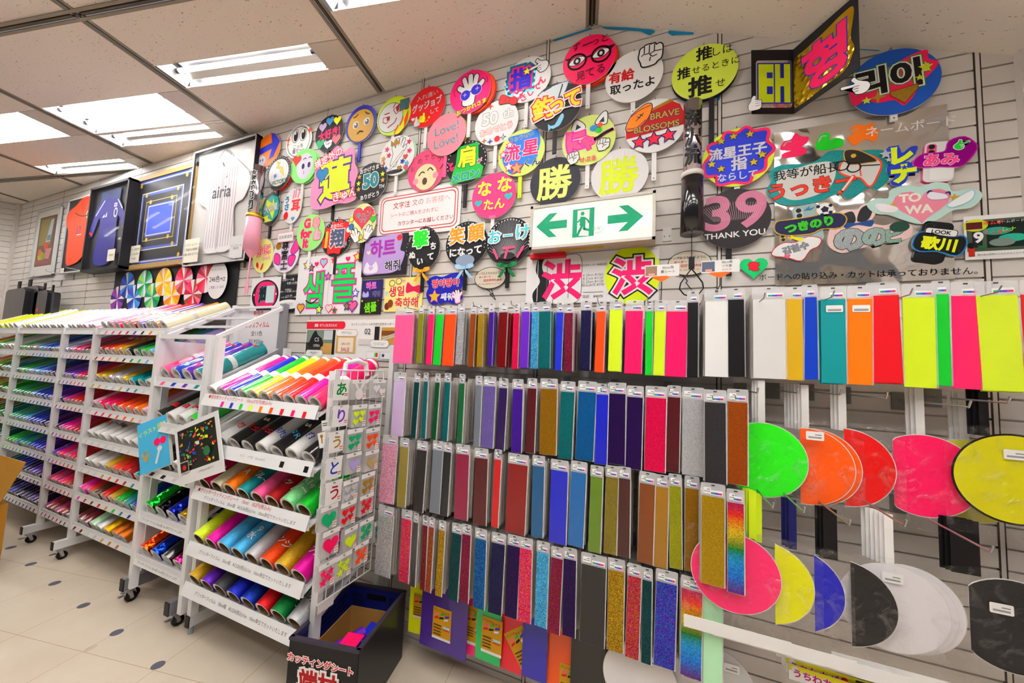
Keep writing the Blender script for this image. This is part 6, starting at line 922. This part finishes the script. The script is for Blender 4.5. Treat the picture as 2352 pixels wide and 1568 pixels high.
# ================================================================== FRAMES NEAR THE FAR CORNER
def frame(label, tl, br, off, depth, fw, fc, backing, jersey=None, items=None, card=None, deep=False, ff=None):
    a, b = onY(*tl,D-off-depth), onY(*br,D-off-depth); w, h = b.x-a.x, a.z-b.z; org = (a.x,D-off,b.z); t = thing('picture_frame', label, 'frame', M=Matrix.Translation((a.x,D-off-depth,b.z)) @ ROT90)
    mb = MB()
    for q in ((0,w,0,fw),(0,w,h-fw,h),(0,fw,0,h),(w-fw,w,0,h)): mb.box(q[0],q[1],q[2],q[3],-depth,0,fc)
    mb.build('frame',t)
    if ff:
        mb = MB()
        for q in ((0,w,0,fw),(0,w,h-fw,h),(0,fw,0,h),(w-fw,w,0,h)): mb.box(q[0],q[1],q[2],q[3],.0002,.001,ff)
        mb.build('front_trim',t)
    A = Art(h); z = -.034 if deep else -.012; A.prism([(fw,fw),(w-fw,fw),(w-fw,h-fw),(fw,h-fw)],z-.003,z,backing); A.z = z+.0004
    if items: A.draw(items(w/h))
    A.build('backing',t)
    if jersey:
        A = Art(h); A.z = z+.012; A.draw(jersey(w/h)); A.build('jersey',t)
    mb = MB(); mb.add([(fw,fw,-.004),(w-fw,fw,-.004),(w-fw,h-fw,-.004),(fw,h-fw,-.004)],[(0,1,2,3)],mat('ffffff','glass')); mb.build('glass',t)
    if card:
        x,y,cw,ch,lines = card; A = Art(h); A.z = .0006; A.draw([('R',x*w/h,y,cw,ch,'f0ecd8')]+[('T',s,x*w/h,y+dy,.028,'4a4a4a') for s,dy in lines]); A.build('caption_card',t)
    return t
STP = lambda W,n,c: [('L',[(W*(.32+.4*i/(n-1)),.14),(W*(.32+.4*i/(n-1)),.8)],.0035,c) for i in range(n)]
frame('large white-faced frame of a pinstripe baseball jersey beside the fans',(447,350),(561,597),.012,.05,.014,'1c1a1e','dcd8d4',lambda W:[('B',[(W*.28,.14),(W*.3,.45),(W*.14,.55),(W*.1,.7),(W*.3,.84),(W*.42,.88),(W*.5,.8),(W*.58,.88),(W*.7,.84),(W*.92,.68),(W*.86,.52),(W*.72,.45),(W*.74,.14),(W*.5,.1)],'f2f0f2',[('c8c4c8',.006)])]+STP(W,11,'a03a5a')+[('T','airia',W*.5,.6,.16,'3a3a44',.02,(),-.04),('L',[(W*.5,.12),(W*.5,.8)],.006,'b0a8a8'),('C',[(W*.4,.9),(W*.5,.96),(W*.6,.9)],.01,'2a2a2e'),('E',W*.56,.72,.01,.012,'e06a80'),('R',W*.82,.12,.16,.18,'e8e8e8'),('T','ユニフォーム\n額装例',W*.82,.12,.025,'5a5a5a')],None,(.14,.13,.2,.2,[('ユニフォームフレーム',.05),('ご用途のお客様に',.01),('お問い合わせ下さい',-.03)]),True,'c4c0c0')
frame('gold moulded frame around a blue bordered mat with gold corners',(307,412),(426,604),.012,.035,.045,'a88a50','16161c',None,lambda W:[('R',W/2,.5,W*(1-.12*k)-.12,1-.14*k-.1,c) for k,c in ((0,'3a58c8'),(.25,'e8d8b0'),(.4,'3a58c8'),(.55,'14141a'),(2,'e8d8b0'),(2.15,'3a58c8'),(2.5,'14141a'),(3.4,'d8c080'),(3.5,'14141a'),(4.0,'2a50d0'),(4.15,'d8d0b0'),(4.3,'1a48d8'))]+[('E',W*x,y,.022,.022,'d8b020') for x,y in ((.14,.1),(.86,.1),(.14,.9),(.86,.9),(.25,.22),(.75,.22),(.25,.78),(.75,.78),(.33,.3),(.67,.3),(.33,.7),(.67,.7))],(.18,.16,.2,.18,[('ベビー額装飾例',.05),('マット加工見本',.0),('¥9,800',-.05)]))
frame('deep black box frame holding a dark blue football jersey with red cuffs',(209,433),(272,614),.012,.11,.025,'16141a','1a1a26',lambda W:[('R',W*.5,.86,W*.5,.14,'1a3a7a'),('B',[(W*.25,.1),(W*.3,.5),(W*.26,.62),(W*.12,.42),(W*.02,.46),(W*.2,.76),(W*.42,.84),(W*.6,.82),(W*.76,.78),(W*.98,.5),(W*.9,.44),(W*.74,.6),(W*.72,.12)],'221a90'),('P',[(W*.02,.46),(W*.12,.42),(W*.13,.45),(W*.03,.49)],'f02030'),('P',[(W*.9,.44),(W*.98,.5),(W*.97,.53),(W*.88,.47)],'f02030'),('L',[(W*.16,.66),(W*.36,.82)],.014,'e8e8f0'),('L',[(W*.84,.68),(W*.7,.8)],.014,'e8e8f0'),('R',W*.66,.74,.06,.045,'f0f0f0'),('E',W*.66,.74,.014,.014,'r'),('E',W*.68,.65,.04,.055,'e8e8e8'),('E',W*.68,.65,.026,.04,'1a2a6a'),('P',[(W*.34,.62),(W*.4,.62),(W*.4,.66)],'w'),('P',[(W*.41,.62),(W*.46,.62),(W*.46,.68)],'w'),('C',[(W*.42,.86),(W*.5,.92),(W*.58,.86)],.012,'3a4a5a')]+[('L',[(W*(.32+.06*i),.12),(W*(.34+.055*i),.55)],.004,'16106a') for i in range(7)],None,(.78,.15,.16,.13,[('¥12,800',0)]),True)
frame('black-backed frame of a bright orange football jersey with violet number',(157,461),(205,620),.012,.04,.014,'c8c8cc','16161c',lambda W:[('B',[(W*.2,.14),(W*.16,.5),(W*.12,.6),(W*.05,.66),(W*.05,.82),(W*.3,.9),(W*.5,.98),(W*.7,.98),(W*.95,.9),(W*.95,.62),(W*.85,.45),(W*.7,.18),(W*.4,.1)],'ee4408'),('B',[(W*.45,.96),(W*.55,.78),(W*.68,.96)],'c83808'),('T','17',W*.5,.55,.15,'6a1a80',.015),('R',W*.52,.49,.12,.012,'e8e8e8'),('E',W*.72,.74,.035,.05,'f0f0f0'),('E',W*.72,.74,.02,.03,'2a2a5a'),('C',[(W*.3,.8),(W*.5,.74),(W*.8,.72)],.012,'1a1a20'),('L',[(W*.72,.3),(W*.85,.27)],.012,'f0f0f0')],None,(.12,.04,.1,.06,[('見本',0)]))
frame('pale poster frame holding a muted still-life print nearest the corner',(86,486),(118,630),.010,.02,.012,'c4c8cc','dcd8d0',None,lambda W:[('R',W*.5,.52,W*.72,.74,'6a4a34'),('R',W*.45,.66,W*.5,.4,'8a7a3a'),('P',[(W*.5,.5),(W*.62,.82),(W*.75,.84),(W*.7,.5)],'b0bac8'),('R',W*.62,.56,W*.16,.08,'5a8a90'),('E',W*.55,.44,.08,.06,'c83a28'),('P',[(W*.55,.4),(W*.8,.4),(W*.72,.24),(W*.52,.26)],'c07a80'),('E',W*.36,.3,.1,.07,'b09a20'),('E',W*.3,.36,.06,.05,'c8641a'),('E',W*.48,.29,.07,.05,'8a9a2a'),('R',W*.5,.2,W*.72,.08,'8a4a4a')])
# black wrapped packs hanging under the frames, empty hooks
for lab,tl,br,Y in (('black plastic-wrapped fan pack hanging below the still-life print',(15,664),(48,735),1.72),('wide black plastic-wrapped pack beside the corner of the slat wall',(36,660),(77,735),1.76),('slim black pack with a red mark hanging beside the wide one',(80,668),(100,735),1.76),('slim black pack hanging last of the dark packs',(102,672),(116,735),1.78)):
    a, b = onY(*tl,Y), onY(*br,Y); w,h = b.x-a.x,a.z-b.z; t = thing('wrapped_pack',lab,'wrapped pack',M=Matrix.Translation((a.x,Y,b.z)) @ ROT90); A = Art(1); A.prism([(0,0),(w,0),(w*1.02,h*.9),(w*.9,h),(w*.1,h*.97),(0,h*.9)],-.05,0,mat('16161e','pack')); A.build('pack',t); A = Art(1); A.prism([(w*.42,h*.95),(w*.55,h*.95),(w*.55,h+.09),(w*.42,h+.09)],-.03,-.02,'16161a'); A.build('handle',t)
    if 'red' in lab: A = Art(1); A.z=.001; A.draw([('E',w*.4,h*.35,.03,.02,'r')]); A.build('sticker',t)
for i,(u,v) in enumerate(((98,640),(126,626),(172,618),(405,604),(520,590))):
    p = onY(u,v,1.78); t = thing('display_hook',f'bare chrome wall hook sticking out below the frames, {ORD[i]} from the corner','hook',(p.x,D,p.z),'bare hooks below the frames'); mb = MB(); mb.path([(p.x,D-.003,p.z),(p.x,1.72,p.z),(p.x,1.71,p.z+.02)],.003,'c0c0c4=',6); mb.build('rod',t,(p.x,D,p.z)); mb = MB(); mb.box(p.x-.015,p.x+.015,D-.004,D-.001,p.z-.05,p.z+.02,'8a8680='); mb.build('plate',t,(p.x,D,p.z))
